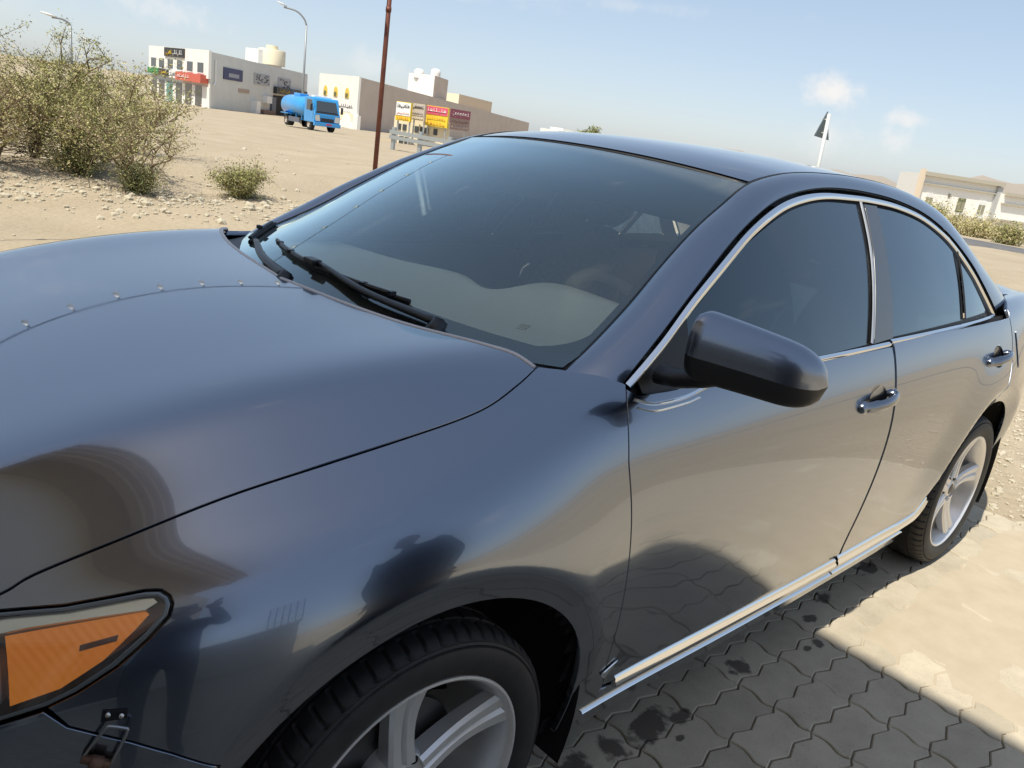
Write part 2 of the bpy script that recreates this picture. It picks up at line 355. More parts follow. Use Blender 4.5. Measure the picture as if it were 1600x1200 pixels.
# metric version of the section parameter, so that outlines can be cut in true size
_mv = np.linspace(0, NV-1, 400); _mp = raw(np.full(400, .1), _mv); _ml = np.concatenate([[0], np.cumsum(np.linalg.norm(np.diff(_mp, axis=0), axis=1))])
def t_of_v(v): v = np.asarray(v, float); return np.sign(v)*np.interp(np.abs(v), _mv, _ml)
def v_of_t(t): t = np.asarray(t, float); return np.sign(t)*np.interp(np.abs(t), _ml, _mv)
def fs(x, t): return surf(x, v_of_t(t))
def ns(x, t): return nrm(x, v_of_t(t))
def XT(pts): return [(x, float(t_of_v(v))) for x, v in pts]
def v_at(x, z, side=-1):
    vs = np.linspace(6.2, NV-1, 300); zz = raw(np.full(300, x), vs)[:, 2]
    return side*float(np.interp(-z, -zz, vs))
def XZ(pts): return [(x, float(t_of_v(v_at(x, z)))) for x, z in pts]
def npar(f, e=1e-3):
    def n(x, z):
        x = np.asarray(x, float); z = np.asarray(z, float)
        q = np.cross(f(x+e, z)-f(x-e, z), f(x, z+e)-f(x, z-e)); return q/(np.linalg.norm(q, axis=-1, keepdims=True)+1e-12)
    return n
ng = npar(green)
def arc(c, r, a0, a1, n=24):
    return [(c[0]+(r[0]+(r[1]-r[0])*k/n)*math.cos(a0+(a1-a0)*k/n), c[1]+(r[0]+(r[1]-r[0])*k/n)*math.sin(a0+(a1-a0)*k/n)) for k in range(n+1)]

CAR = tag(empty('sedan_car'), 'dark grey metallic four-door sedan parked on the paving in the foreground', 'car')

SHUT = [(-.700, -5.62), (-.640, -5.58), (-.576, -5.51), (-.539, -5.34), (-.453, -5.21), (-.305, -5.03), (-.157, -4.98), (-.018, -4.96), (.106, -4.94), (.181, -4.84), (.262, -4.55), (.318, -4.27)]
SHUT = [tuple(p) for p in smooth_poly(SHUT, 5)]
REARHOOD = [tuple(p) for p in smooth_poly([(.318, -4.2), (.300, -3.6), (.262, -3.05), (.212, -2.05), (.180, -1.15), (.150, 0)], 5)]
FRONTHOOD = [(-.700, -5.62), (-.770, -5.1), (-.82, -4.2), (-.86, -3), (-.885, -1.5), (-.892, 0)]
left = [(x, v) for x, v in FRONTHOOD[::-1]]+SHUT[1:]+REARHOOD[1:]
hood_poly = XT(left+[(x, -v) for x, v in left[::-1][1:-1]])
hood = surface_panel('hood', hood_poly, fs, ns, .016, PAINT, CAR)
m = MB(); m.tube([surf(x, v)+np.array([.0030, 0, -.0030]) for x, v in REARHOOD]+[surf(x, -v)+np.array([.0030, 0, -.0030]) for x, v in REARHOOD[::-1][1:]], .0062, 10); m.build('pale_hood_edge', mat('edge_strip_pale', (.62, .57, .56), .38, .25), hood, True)  # pale colour put in for the bright line along the hood's rear edge
# fender: hood line, windscreen corner, door line, wheel arch, bumper seam, headlight
DOORLINE = [tuple(p) for p in smooth_poly([(.487, -5.95), (.462, -6.9), (.448, -8.0), (.446, -8.67), (.462, -9.9), (.490, -11.26), (.515, -12.0), (.548, -12.75)], 5)]
ARCH = [(x, v_at(x, z)) for x, z in arc(WC[0], (.432, .405), -.22, math.pi*.60, 26)]+[(x, v_at(x, z)) for x, z in arc(WC[0], (.405, .418), math.pi*.62, math.pi*.86, 12)]
LAMP_TOP = [(-.640, -5.78), (-.58, -5.889), (-.517, -6.259), (-.462, -6.437), (-.43, -6.529), (-.413, -6.641), (-.405, -6.843)]
LAMP_LOW = [(-.405, -6.843), (-.404, -7.036), (-.411, -7.29), (-.438, -7.621), (-.477, -7.998), (-.520, -8.263), (-.552, -8.37)]
LAMP_OUT = [(-.60, -8.38), (-.70, -8.2), (-.79, -7.6), (-.835, -6.9), (-.82, -6.3), (-.76, -6.0), (-.70, -5.85)]
SEAM = [(-.552, -8.40), (-.534, -8.874), (-.504, -9.182), (-.470, -9.482), (-.426, -9.873), (-.368, -10.345)]
fender_poly = XT(SHUT+[(.330, -4.22), (.372, -4.45), (.430, -4.95), (.470, -5.5)]+DOORLINE+[(.545, -13.2), (.50, -13.6), (.43, -13.35)]+ARCH+SEAM[::-1]+LAMP_LOW[::-1]+LAMP_TOP[::-1][1:])
fender_l, fender_r = surface_panel('fender', fender_poly, fs, ns, .0095, PAINT, CAR, mirror=True)
# doors and quarter panel
BZ = lambda x: 1.030+.012*(x-1.2)
FD_TOP = [(x, v_at(x, BZ(x)-.004)) for x in np.linspace(.505, 1.690, 14)]
B_SHUT = [(1.694, v_at(1.694, z)) for z in (1.0, .9, .8, .7, .6, .5, .42)]+[(1.700, v_at(1.70, .36)), (1.715, v_at(1.715, .315))]
def dish(cx, cz): return XZ([(cx+.058*math.cos(a), cz+.040*math.sin(a)) for a in np.linspace(0, 2*math.pi, 28, endpoint=False)])
fd_poly = XT(FD_TOP+B_SHUT+[(x, v_at(x, .305)) for x in np.linspace(1.68, .60, 20)]+DOORLINE[::-1][:-1])
HF = (1.578, .894); HR = (2.655, .926)
fd_l, fd_r = surface_panel('front_door', fd_poly, fs, ns, .018, PAINT, CAR, mirror=True, holes=[dish(*HF)])
R_ARCH_F = arc(WC[1], (.402, .402), math.pi*1.02, math.pi*.66, 16)
RD_SHUT = [(2.842, BZ(2.84)-.004), (2.845, .98), (2.83, .90), (2.77, .80), (2.66, .74), (2.58, .705)]
rd_poly = XT([(x, v_at(x, BZ(x)+.006)) for x in np.linspace(1.706, 2.842, 14)])+XZ(RD_SHUT[1:])+XZ([p for p in R_ARCH_F[::-1] if p[0] < 2.60])+XT([(x, v_at(x, .305)) for x in np.linspace(2.36, 1.72, 14)])+XT([(x+.012, v) for x, v in B_SHUT[::-1]])
rd_l, rd_r = surface_panel('rear_door', rd_poly, fs, ns, .018, PAINT, CAR, mirror=True, holes=[dish(*HR)])
R_ARCH_R = arc(WC[1], (.402, .41), math.pi*.655, -.12, 22)
qp = XZ([(2.848, BZ(2.84)-.004), (2.852, .98), (2.836, .90), (2.776, .80), (2.664, .74), (2.59, .71)])+XZ(R_ARCH_R)
quarter_poly = qp+XZ([(3.25, .24), (3.5, .235), (3.70, .24)])+XT([(3.76, -12.5), (3.80, -9), (3.805, -7), (3.79, -5), (3.60, -4.6), (3.40, -4.5), (3.20, -4.3), (3.10, -4.4), (2.97, -5.1), (2.87, -6.1)])
quarter_l, quarter_r = surface_panel('quarter_panel', quarter_poly, fs, ns, .018, PAINT, CAR, mirror=True)
deck_half = [(3.13, -3.9), (3.20, -4.35), (3.40, -4.45), (3.60, -4.55), (3.79, -4.9), (3.815, -3), (3.82, 0)]
surface_panel('trunk_lid', XT(deck_half+[(x, -v) for x, v in deck_half[::-1][1:]]), fs, ns, .03, PAINT, CAR)
rear_half = [(3.765, -12.5), (3.808, -9), (3.812, -7), (3.80, -5.0), (3.822, -3), (3.828, -1)]
# front bumper, with a slit-like grille left dark behind it
bump_half = [(-.98, -1.0), (-.965, -3.0), (-.935, -4.6), (-.90, -5.9), (-.848, -6.92), (-.797, -7.64), (-.70, -8.25), (-.60, -8.425), (-.556, -8.42)]+SEAM[1:]+[(-.372, -10.6), (-.405, -11.3), (-.425, -12.2), (-.43, -13.2), (-.60, -13.6), (-.80, -13.5), (-.93, -13.4), (-.982, -13)]
surface_panel('front_bumper', XT(bump_half), fs, ns, .016, PAINT, CAR, mirror=True)
sill_poly = XZ([(x, .300) for x in np.linspace(.556, 2.36, 30)]+[(2.345, .24), (2.33, .205)]+[(x, .200) for x in np.linspace(2.3, .52, 30)]+[(.50, .235), (.53, .27)])
surface_panel('sill', sill_poly, fs, ns, .02, PAINT, CAR, mirror=True, gap=.001)
# dark structure behind the panels (closes every gap)
gx = np.linspace(-.94, 3.78, 190); gv = np.linspace(-13.9, 13.9, 150); GX, GV = np.meshgrid(gx, gv, indexing='ij')
gp = surf(GX, GV)-nrm(GX, GV)*.030
fcs = []
for i in range(len(gx)-1):
    for j in range(len(gv)-1):
        c = gp[i:i+2, j:j+2].reshape(-1, 3).mean(0); va = abs(gv[j])
        if .16 < c[0] < 3.12 and va < 6.75: continue
        if va > 6.5 and any(math.hypot(c[0]-w[0], c[2]-w[1]) < .425 for w in WC): continue
        if any(math.hypot(c[0]-h[0], c[2]-h[1]) < .085 for h in (HF, HR)) and va > 6.5: continue
        if -.86 < c[0] < -.38 and 5.5 < va < 8.6: continue
        a = i*len(gv)+j; fcs.append((a, a+1, a+1+len(gv), a+len(gv)))
mesh_obj('inner_structure', gp.reshape(-1, 3), fcs, DARKIN, CAR, True)
for w in WC:
    for s in (-1, 1):
        m = MB(); n = 40; v = []; f = []
        for k in range(n+1):
            a = -.35+(math.pi+.7)*k/n
            for r_, y in ((.445, .875), (.442, .80), (.43, .58), (.05, .56)): v.append((w[0]+r_*math.cos(a), s*y, w[1]+r_*math.sin(a)))
        for k in range(n):
            for j in range(3): f.append((k*4+j, k*4+j+1, k*4+5+j, k*4+4+j))
        mesh_obj('wheel_arch_liner', v, f, DARKIN, CAR, True)

# ------------------------------------------------------------------ greenhouse: windscreen, roof, pillars, side glass
WE = smooth_poly([(.400, -.712, 1.050), (.487, -.700, 1.084), (.62, -.672, 1.154), (.749, -.645, 1.235), (.892, -.617, 1.318), (1.022, -.595, 1.380), (1.154, -.573, 1.436)], 8)
def curve_at(C, a):
    a = np.asarray(a, float); d = np.concatenate([[0], np.cumsum(np.linalg.norm(np.diff(C, axis=0), axis=1))]); d /= d[-1]
    return np.stack([np.interp(a, d, C[:, k]) for k in range(3)], -1)
WM = smooth_poly([(.135, 0, 1.030), (.36, 0, 1.154), (.60, 0, 1.275), (.85, 0, 1.382), (1.085, 0, 1.464)], 8)
def loft2(M, E, p=2.0):
    def f(a, b):
        e = curve_at(E, a); m = curve_at(M, a); b = np.asarray(b, float); w = (np.abs(b)**p)[..., None]
        q = m+(e-m)*w; q[..., 1] = -e[..., 1]*b; return q
    return f
ws = loft2(WM, WE)
def grid_sheet(name, f, ar, br, na, nb, material, parent, offset=0., flip=False, thick=None):
    A, B = np.meshgrid(np.linspace(*ar, na), np.linspace(*br, nb), indexing='ij'); p = f(A, B); e = 1e-3
    n = np.cross(f(np.clip(A+e, 0, 1), B)-f(np.clip(A-e, 0, 1), B), f(A, B+e)-f(A, B-e)); n /= np.linalg.norm(n, axis=-1, keepdims=True)+1e-12
    if flip: n = -n
    p = p+n*offset
    F = [(i*nb+j, i*nb+j+1, (i+1)*nb+j+1, (i+1)*nb+j) for i in range(na-1) for j in range(nb-1)]
    if not flip: F = [t[::-1] for t in F]
    o = mesh_obj(name, p.reshape(-1, 3), F, material, parent, True, n.reshape(-1, 3))
    return o
WSF = True
windscreen = grid_sheet('windscreen', ws, (0, 1), (-1, 1), 60, 70, GLASS_WS, CAR, flip=False)
def ws_n(a, b, e=1e-3):
    n = np.cross(ws(a+e, b)-ws(a-e, b), ws(a, b+e)-ws(a, b-e)); return n/np.linalg.norm(n)
if ws_n(.5, 0.)[2] < 0:
    bpy.data.objects.remove(windscreen); windscreen = grid_sheet('windscreen', ws, (0, 1), (-1, 1), 60, 70, GLASS_WS, CAR, flip=True)
    WFLIP = True
else: WFLIP = False
def WS(a, b, off=0.):
    n = ws_n(a, b); n = -n if n[2] < 0 else n
    return ws(np.array(a), np.array(b))+n*off
# sun strip film and printed black border under the glass
grid_sheet('sun_strip', ws, (.69, .985), (-.972, .972), 12, 60, STRIP, windscreen, offset=-.004, flip=WFLIP)
fb = MB()
def frit(ar, br, na, nb):
    A, B = np.meshgrid(np.linspace(*ar, na), np.linspace(*br, nb), indexing='ij'); p = ws(A, B); p[..., 2] -= .005
    fb.add(p.reshape(-1, 3), [(i*nb+j, i*nb+j+1, (i+1)*nb+j+1, (i+1)*nb+j) for i in range(na-1) for j in range(nb-1)])
def frit_line(b): return .138-.07*abs(b)**1.5
nb_ = 70
for k in range(nb_):
    b0, b1 = -1+2*k/nb_, -1+2*(k+1)/nb_
    q = [ws(np.array(a), np.array(b)) for a, b in ((0., b0), (0., b1), (frit_line(b1), b1), (frit_line(b0), b0))]
    fb.add([p+np.array([0, 0, -.005]) for p in q], [(0, 1, 2, 3)])
frit((.06, 1), (.972, 1), 50, 4); frit((.06, 1), (-1, -.972), 50, 4); frit((.97, 1), (-.975, .975), 3, 60)
for sgn in (-1, 1):   # rounded lower corners of the printed border
    p = []; n = 10
    for k in range(n+1):
        th = math.pi/2*k/n; p.append((.070+.11*(1-math.sin(th)), sgn*(.974-.15*(1-math.cos(th)))))
    vv = [ws(np.array(.070), np.array(sgn*.974))]+[ws(np.array(a), np.array(b)) for a, b in p]
    vv = [q+np.array([0, 0, -.005]) for q in vv]; fb.add(vv, [(0, i, i+1) for i in range(1, n+1)])
fb.build('printed_border', FRIT, windscreen)

C1 = smooth_poly([(.440, -.808, .992)]+[tuple(green(x, z)) for x, z in [(.490, 1.040), (.606, 1.115), (.753, 1.205), (.935, 1.303), (1.063, 1.358), (1.201, 1.404), (1.339, 1.431), (1.482, 1.447), (1.628, 1.452), (1.784, 1.450), (1.968, 1.440), (2.17, 1.414), (2.32, 1.377), (2.452, 1.324), (2.59, 1.248), (2.685, 1.180), (2.775, 1.112), (2.860, 1.045)]]+[(2.95, -.80, .975)], 6)
C2 = smooth_poly([(.395, -.712, 1.040), (.478, -.702, 1.080), (.62, -.672, 1.154), (.749, -.645, 1.235), (.892, -.617, 1.318), (1.022, -.595, 1.380), (1.154, -.573, 1.436), (1.30, -.568, 1.470), (1.45, -.566, 1.486), (1.62, -.565, 1.493), (1.78, -.563, 1.494), (1.97, -.560, 1.488), (2.20, -.556, 1.470), (2.40, -.553, 1.437), (2.56, -.556, 1.392), (2.74, -.566, 1.310), (2.90, -.580, 1.225), (3.05, -.600, 1.150), (3.17, -.620, 1.095), (3.28, -.645, 1.04)], 6)
def rail(s, t):
    i = np.clip(s, 0, 1)*(len(C1)-1); k = np.arange(len(C1))
    a = np.stack([np.interp(i, k, C1[:, d]) for d in range(3)], -1); b = np.stack([np.interp(i, k, C2[:, d]) for d in range(3)], -1)
    t = np.asarray(t, float)[..., None]; ch = b-a
    sx = np.clip(s, 0, 1)[..., None]
    out = np.stack([-.35*np.ones_like(s), -np.ones_like(s)*.8, np.ones_like(s)*.75], -1); out = out-ch*np.sum(out*ch, -1, keepdims=True)/(np.sum(ch*ch, -1, keepdims=True)+1e-9)
    out /= np.linalg.norm(out, axis=-1, keepdims=True)+1e-9
    L = np.linalg.norm(ch, axis=-1, keepdims=True)
    return a+ch*t+out*(4*t*(1-t))**.9*L*.17
def rail_sheet(name, sr, tr, ns_, nt_, material, parent, off=0.):
    S, T = np.meshgrid(np.linspace(*sr, ns_), np.linspace(*tr, nt_), indexing='ij'); e = 2e-3
    Lc = np.linalg.norm(rail(S, np.ones_like(S))-rail(S, np.zeros_like(S)), axis=-1); T = np.where(T < .1, T*.12/Lc, T)   # keep the seal gap even in width
    p = rail(S, T); n = np.cross(rail(S+e, T)-rail(S-e, T), rail(S, np.clip(T+e, 0, 1))-rail(S, np.clip(T-e, 0, 1))); n /= np.linalg.norm(n, axis=-1, keepdims=True)+1e-12
    sg = np.sign(np.sum(n*np.array([0, -1, .8]), -1, keepdims=True)); n = n*sg; p = p+n*off
    F = [(i*nt_+j, i*nt_+j+1, (i+1)*nt_+j+1, (i+1)*nt_+j) for i in range(ns_-1) for j in range(nt_-1)]
    q = p.reshape(-1, 3); nn = n.reshape(-1, 3); f0 = F[len(F)//2]; g = np.cross(q[f0[1]]-q[f0[0]], q[f0[3]]-q[f0[0]])
    if g@nn[f0[0]] < 0: F = [t[::-1] for t in F]
    o = mesh_obj(name, q, F, material, parent, True, nn)
    o2 = mesh_obj(name, q*[1, -1, 1], [t[::-1] for t in F], material, parent, True, nn*[1, -1, 1])
    return o, o2
rail_sheet('roof_pillar', (0, 1), (.045, .97), 110, 14, PAINT, CAR)
rail_sheet('pillar_seal', (0, 1), (-.06, .08), 110, 3, SEAL, CAR, off=-.006)
# rubber strip between pillar and windscreen / roof ditch
m = MB()
for s in (-1, 1): m.tube([(p[0], s*abs(p[1]), p[2]-.004) for p in C2[::2]], .006, 6)
m.build('roof_ditch_moulding', SEAL, CAR, True)
# roof skin
iw = 6*6+1
RE = C2[iw:len(C2)-6*5]
def roof(a, b):
    e = curve_at(RE, a); b = np.asarray(b, float); a = np.asarray(a, float); q = e.copy(); k = 1-np.abs(b)**2.2
    q[..., 1] = -e[..., 1]*b*.985; q[..., 2] = e[..., 2]+.030*k; q[..., 0] = e[..., 0]-.062*k*(1-a)+.05*k*a
    return q
rf = grid_sheet('roof', roof, (0, 1), (-1, 1), 60, 50, PAINT, CAR, flip=WFLIP)
m = MB(); m.tube([roof(np.array(0.), np.array(b))+np.array([-.006, 0, -.010]) for b in np.linspace(-1, 1, 30)], .007, 6); m.build('windscreen_top_seal', SEAL, CAR, True)
GE = C2[len(C2)-6*5-1:len(C2)-6]
def rearglass(a, b):
    e = curve_at(GE, a); b = np.asarray(b, float); a = np.asarray(a, float); q = e.copy(); k = 1-np.abs(b)**2.2
    q[..., 1] = -e[..., 1]*b; q[..., 2] = e[..., 2]+.030*k*(1-a*.4); q[..., 0] = e[..., 0]+.05*k; return q
grid_sheet('rear_window', rearglass, (0, 1), (-1, 1), 24, 30, GLASS_REAR, CAR, flip=WFLIP)

def gpoly(pts): return [(x, z) for x, z in pts]
IN = [(.560, 1.060), (.734, 1.177), (.92, 1.273), (1.045, 1.326), (1.215, 1.381), (1.355, 1.410), (1.497, 1.424), (1.690, 1.425)]
INr = [(1.83, 1.422), (1.991, 1.413), (2.167, 1.389), (2.321, 1.346), (2.424, 1.297)]
front_glass = gpoly([tuple(p) for p in smooth_poly([(.705, 1.150), (.92, 1.267), (1.045, 1.320), (1.215, 1.375), (1.355, 1.404), (1.497, 1.418), (1.692, 1.419)], 4)]+[(1.666, 1.311), (1.624, 1.199), (1.551, 1.048), (1.24, 1.038), (.690, 1.018)])
rear_glass = gpoly([tuple(p) for p in smooth_poly([(1.828, 1.416), (1.991, 1.407), (2.167, 1.383), (2.321, 1.340), (2.426, 1.290)], 4)]+[(2.414, 1.196), (2.368, 1.068), (1.716, 1.056), (1.753, 1.157), (1.789, 1.28)])
quarter_glass = [(2.485, 1.270), (2.576, 1.187), (2.700, 1.076), (2.402, 1.070), (2.446, 1.196)]
for nm, pl in (('front_side_window', front_glass), ('rear_side_window', rear_glass), ('quarter_window', quarter_glass)):
    surface_panel(nm, pl, green, ng, .04, GLASS_SIDE, CAR, gap=0, flange=0, offset=-.006, mirror=True)
# black window frame behind the glass edges, body pillar cover
frame_out = [tuple(p) for p in smooth_poly([(.50, 1.040), (.612, 1.108), (.758, 1.197), (.938, 1.295), (1.065, 1.350), (1.203, 1.396), (1.340, 1.423), (1.482, 1.439), (1.628, 1.444), (1.784, 1.442), (1.966, 1.432), (2.166, 1.407), (2.314, 1.370), (2.446, 1.317), (2.582, 1.242), (2.677, 1.174), (2.765, 1.106), (2.845, 1.045)], 4)]+[(2.3, 1.040), (1.7, 1.036), (1.2, 1.028), (.7, 1.008), (.52, 1.006)]
surface_panel('window_frame', frame_out, green, ng, .03, SEAL, CAR, gap=0, flange=0, offset=-.011, mirror=True, holes=[np.array(shrink(densify(p, .05), .004)) for p in (front_glass, rear_glass, quarter_glass)])
surface_panel('pillar_cover', [(1.735, 1.420), (1.823, 1.418), (1.787, 1.28), (1.751, 1.157), (1.710, 1.052), (1.575, 1.046), (1.652, 1.198), (1.696, 1.289)], green, ng, .03, mat('pillar_satin', (.05, .055, .065), .30, .3, coat=.6, coat_rough=.15), CAR, gap=.001, flange=.006, offset=.001, mirror=True)
def strip_on(f, nf, line, w, name, material, parent, lift=.006, prof=(0, .6, 1, .6, 0), mirror=True):
    """a bright moulding: cross profile of width w swept along a line given in surface parameters (line, direction across)"""
    L = np.array(line); t = np.gradient(L, axis=0); t /= np.linalg.norm(t, axis=1, keepdims=True); c = np.stack([-t[:, 1], t[:, 0]], 1)
    k = len(prof); V = []
    for j, h in enumerate(prof):
        off = (j/(k-1)-.5)*(np.asarray(w) if np.ndim(w) else w); q = L+c*(off[:, None] if np.ndim(off) else off)
        V.append(f(q[:, 0], q[:, 1])+nf(q[:, 0], q[:, 1])*(lift*h))
    V = np.stack(V, 1); n = len(L); F = [(i*k+j, i*k+j+1, (i+1)*k+j+1, (i+1)*k+j) for i in range(n-1) for j in range(k-1)]
    F += [tuple(range(k)), tuple((n-1)*k+j for j in range(k))]
    out = []
    for s in ((1, -1) if mirror else (1,)):
        b = MB(); b.add((V*[1, s, 1]).reshape(-1, 3), F); out.append(b.build(name, material, parent, autosmooth=.9))
    return out
def mid(a, b): return [((p[0]+q[0])/2, (p[1]+q[1])/2) for p, q in zip(a, b)]
top_line = smooth_poly([(.492, 1.031), (.612, 1.103), (.745, 1.187), (.93, 1.283), (1.055, 1.338), (1.208, 1.389), (1.347, 1.417), (1.490, 1.432), (1.66, 1.435), (1.80, 1.4335), (1.98, 1.424), (2.168, 1.399), (2.318, 1.358), (2.435, 1.307), (2.578, 1.216), (2.668, 1.146), (2.79, 1.056)], 5)
strip_on(green, ng, top_line, .017, 'window_chrome', CHROME, CAR)
strip_on(green, ng, smooth_poly([(1.712, 1.424), (1.679, 1.30), (1.636, 1.198), (1.560, 1.048)], 6), .011, 'window_chrome', DULLCHROME, CAR, lift=.005)
strip_on(green, ng, smooth_poly([(2.455, 1.29), (2.430, 1.196), (2.385, 1.070)], 6), .010, 'window_chrome', SEAL, CAR, lift=.004)
strip_on(green, ng, [(x, 1.0235+.013*(x-.6)) for x in np.linspace(.64, 1.683, 30)], .015, 'belt_moulding', CHROME, CAR, lift=.007)
strip_on(green, ng, [(x, 1.043+.008*(x-1.7)) for x in np.linspace(1.692, 2.862, 30)], .015, 'belt_moulding', CHROME, CAR, lift=.007)
strip_on(fs, ns, XZ([tuple(p) for p in smooth_poly([(.492, 1.012), (.55, 1.000), (.65, 1.002), (.74, 1.016)], 6)]), .008, 'belt_moulding', CHROME, CAR, lift=.006)
strip_on(fs, ns, XZ([tuple(p) for p in smooth_poly([(.492, .998), (.55, .987), (.65, .990), (.70, .996)], 6)]), .004, 'belt_moulding', CHROME, CAR, lift=.003)
# ------------------------------------------------------------------ wheels
def make_wheel(side):
    """wheel about the origin, outer face towards y*side"""
    root = MB(); n = 360
    prof = [(.243, .092), (.252, .101), (.268, .1055), (.285, .1065), (.300, .1035), (.309, .0985), (.3125, .096), (.3165, .0965), (.3195, .092), (.3255, .083), (.3285, .072), (.3290, .052), (.3290, .0475), (.3225, .0465), (.3225, .0395), (.3300, .0385), (.3302, .020), (.3302, .0045), (.3235, .0035), (.3235, -.0035), (.3302, -.0045), (.3300, -.0385), (.3225, -.0395), (.3225, -.0465), (.3290, -.0475), (.3285, -.072), (.3195, -.092), (.300, -.1035), (.268, -.1055), (.243, -.092)]
    m = len(prof); v = []; f = []
    for k in range(n):
        a = 2*math.pi*k/n
        for i, (r_, h) in enumerate(prof):
            rr = r_
            if 8 <= i <= 11 and (k % 6) == 0: rr -= .0055
            if i in (15, 16, 17) and ((k+3) % 9) in (0,): rr -= .004
            aa = a+(.02*(abs(h)-.05)/.05 if 8 <= i <= 26 else 0)
            v.append((rr*math.cos(aa), side*h, rr*math.sin(aa)))
    for k in range(n):
        for i in range(m-1): f.append((k*m+i, k*m+i+1, ((k+1) % n)*m+i+1, ((k+1) % n)*m+i))
    root.add(v, f)
    tyre = root.build('tyre', RUBBER, None, autosmooth=.55)
    # fine ribs on the side wall
    rb = MB()
    for k in range(420):
        a = 2*math.pi*k/420; c, s_ = math.cos(a), math.sin(a)
        rb.box((.3045*c, side*.1005, .3045*s_), (.009, .0022, .0018), rot=((c, 0, -s_), (0, 1, 0), (s_, 0, c)))
    ribs = rb.build('side_wall_ribs', RUBBER, tyre)
    m2 = MB(); m2.lathe([(.2475, side*.094), (.2465, side*.0985), (.2415, side*.0995), (.2365, side*.0955), (.2325, side*.085), (.222, side*.05), (.214, side*.0), (.212, -side*.08), (.240, -side*.092)], 96)
    rim = m2.build('rim', ALLOY, None, autosmooth=.6)
    for k in range(5):
        a0 = math.pi/2+.39+2*math.pi*k/5
        st = np.linspace(0, 1, 9); V = []
        for t in st:
            r_ = .050+(.236-.050)*t; w = .030-.004*math.sin(t*math.pi)+.013*t**2.2; y = .066+.020*t-.012*math.sin(t*math.pi)
            dpt = .040-.012*t
            sec = [(-w*1.02, y-dpt), (-w, y-.006), (-w*.80, y+.002), (-w*.22, y+.0015), (-.001, y-.006-.0035*math.sin(t*math.pi)), (w*.22, y+.0015), (w*.80, y+.002), (w, y-.006), (w*1.02, y-dpt)]
            ca, sa = math.cos(a0), math.sin(a0)
            V.append([(r_*ca-s_*sa, side*h, r_*sa+s_*ca) for s_, h in sec])
        q = len(V[0]); sp = MB(); sp.add([p for rw in V for p in rw], [(i*q+j, i*q+j+1, (i+1)*q+j+1, (i+1)*q+j) for i in range(len(V)-1) for j in range(q-1)]+[tuple(range(q))])
        sp.build('spoke', ALLOY, rim, autosmooth=.45)
    hb = MB(); hb.lathe([(.0, side*.066), (.030, side*.066), (.034, side*.062), (.036, side*.056), (.062, side*.056), (.066, side*.048), (.068, side*.01)], 40)
    hub = hb.build('hub', ALLOY, rim, autosmooth=.5)
    cp = MB(); cp.lathe([(.0, side*.0685), (.020, side*.0680), (.026, side*.0655)], 24); cp.build('centre_cap', mat('cap_dark', (.05, .05, .055), .3, .6), rim, autosmooth=.6)
    for k in range(5):
        a = math.pi/2+.39+math.pi/5+2*math.pi*k/5; b = MB()
        b.lathe([(.0, side*.060), (.007, side*.060), (.009, side*.057), (.009, side*.045)], 10, c=(.050*math.cos(a), 0, .050*math.sin(a))); b.build('wheel_nut', DARKIN, rim, autosmooth=.6)
    dk = MB(); dk.lathe([(.06, side*.012), (.150, side*.012), (.152, side*.0), (.06, 0)], 48); dk.build('brake_disc', mat('disc_iron', (.12, .115, .11), .5, .8), rim, autosmooth=.6)
    return tyre, rim
for (wx, wz) in WC:
    for sd in (-1, 1):
        t_, r_ = make_wheel(sd)
        e = bpy.data.objects.new('wheel', None); COL.objects.link(e); e.parent = CAR; e.location = (wx, sd*.787, wz); e.rotation_euler = (0, .30 if wx < 1 else .55, 0)
        t_.parent = e; r_.parent = e
# mud flaps and splash lip behind the wheels
for sd in (-1, 1):
    m = MB(); m.prism([(-.004, -.13), (.004, -.13), (.010, .10), (-.002, .10)], (-.10, .02), (np.array([.452, sd*.835, .30]), np.array([1., 0, 0]), np.array([0, 0, 1.]), np.array([0, sd*1., 0]))); m.build('mud_flap', BLACK, CAR)
    m = MB(); m.prism([(-.004, -.17), (.004, -.17), (.02, .14), (.005, .14)], (-.10, .03), (np.array([3.21, sd*.82, .33]), np.array([1., 0, 0]), np.array([0, 0, 1.]), np.array([0, sd*1., 0]))); m.build('mud_flap', BLACK, CAR)

# ------------------------------------------------------------------ sill mouldings, bright strips
def zline(x0, x1, z0, z1, n=40):
    return XZ([(x, z0+(z1-z0)*(x-x0)/(x1-x0)) for x in np.linspace(x0, x1, n)])
strip_on(fs, ns, zline(.585, 1.690, .312, .303), .030, 'sill_moulding', CHROME, CAR, lift=.015, prof=(0, .75, 1, .95, .55, .45, 0))
rear_sill = XZ([(x, .306+(0 if x < 2.15 else .055*((x-2.15)/.28)**1.5)) for x in np.linspace(1.697, 2.43, 36)])
strip_on(fs, ns, rear_sill, .038, 'sill_moulding', CHROME, CAR, lift=.017, prof=(0, .75, 1, .95, .6, .5, 0))
strip_on(fs, ns, zline(.500, 1.72, .256, .243), .008, 'sill_moulding', CHROME, CAR, lift=.007, prof=(0, .8, 1, .7, 0))
strip_on(fs, ns, zline(1.73, 2.34, .244, .250), .012, 'sill_moulding', CHROME, CAR, lift=.007, prof=(0, .8, 1, .7, 0))
tri = XZ([(.512, .372), (.560, .392), (.530, .352)])
surface_panel('fender_badge', tri, fs, ns, .02, CHROME, CAR, gap=0, flange=.002, offset=.005, mirror=True)

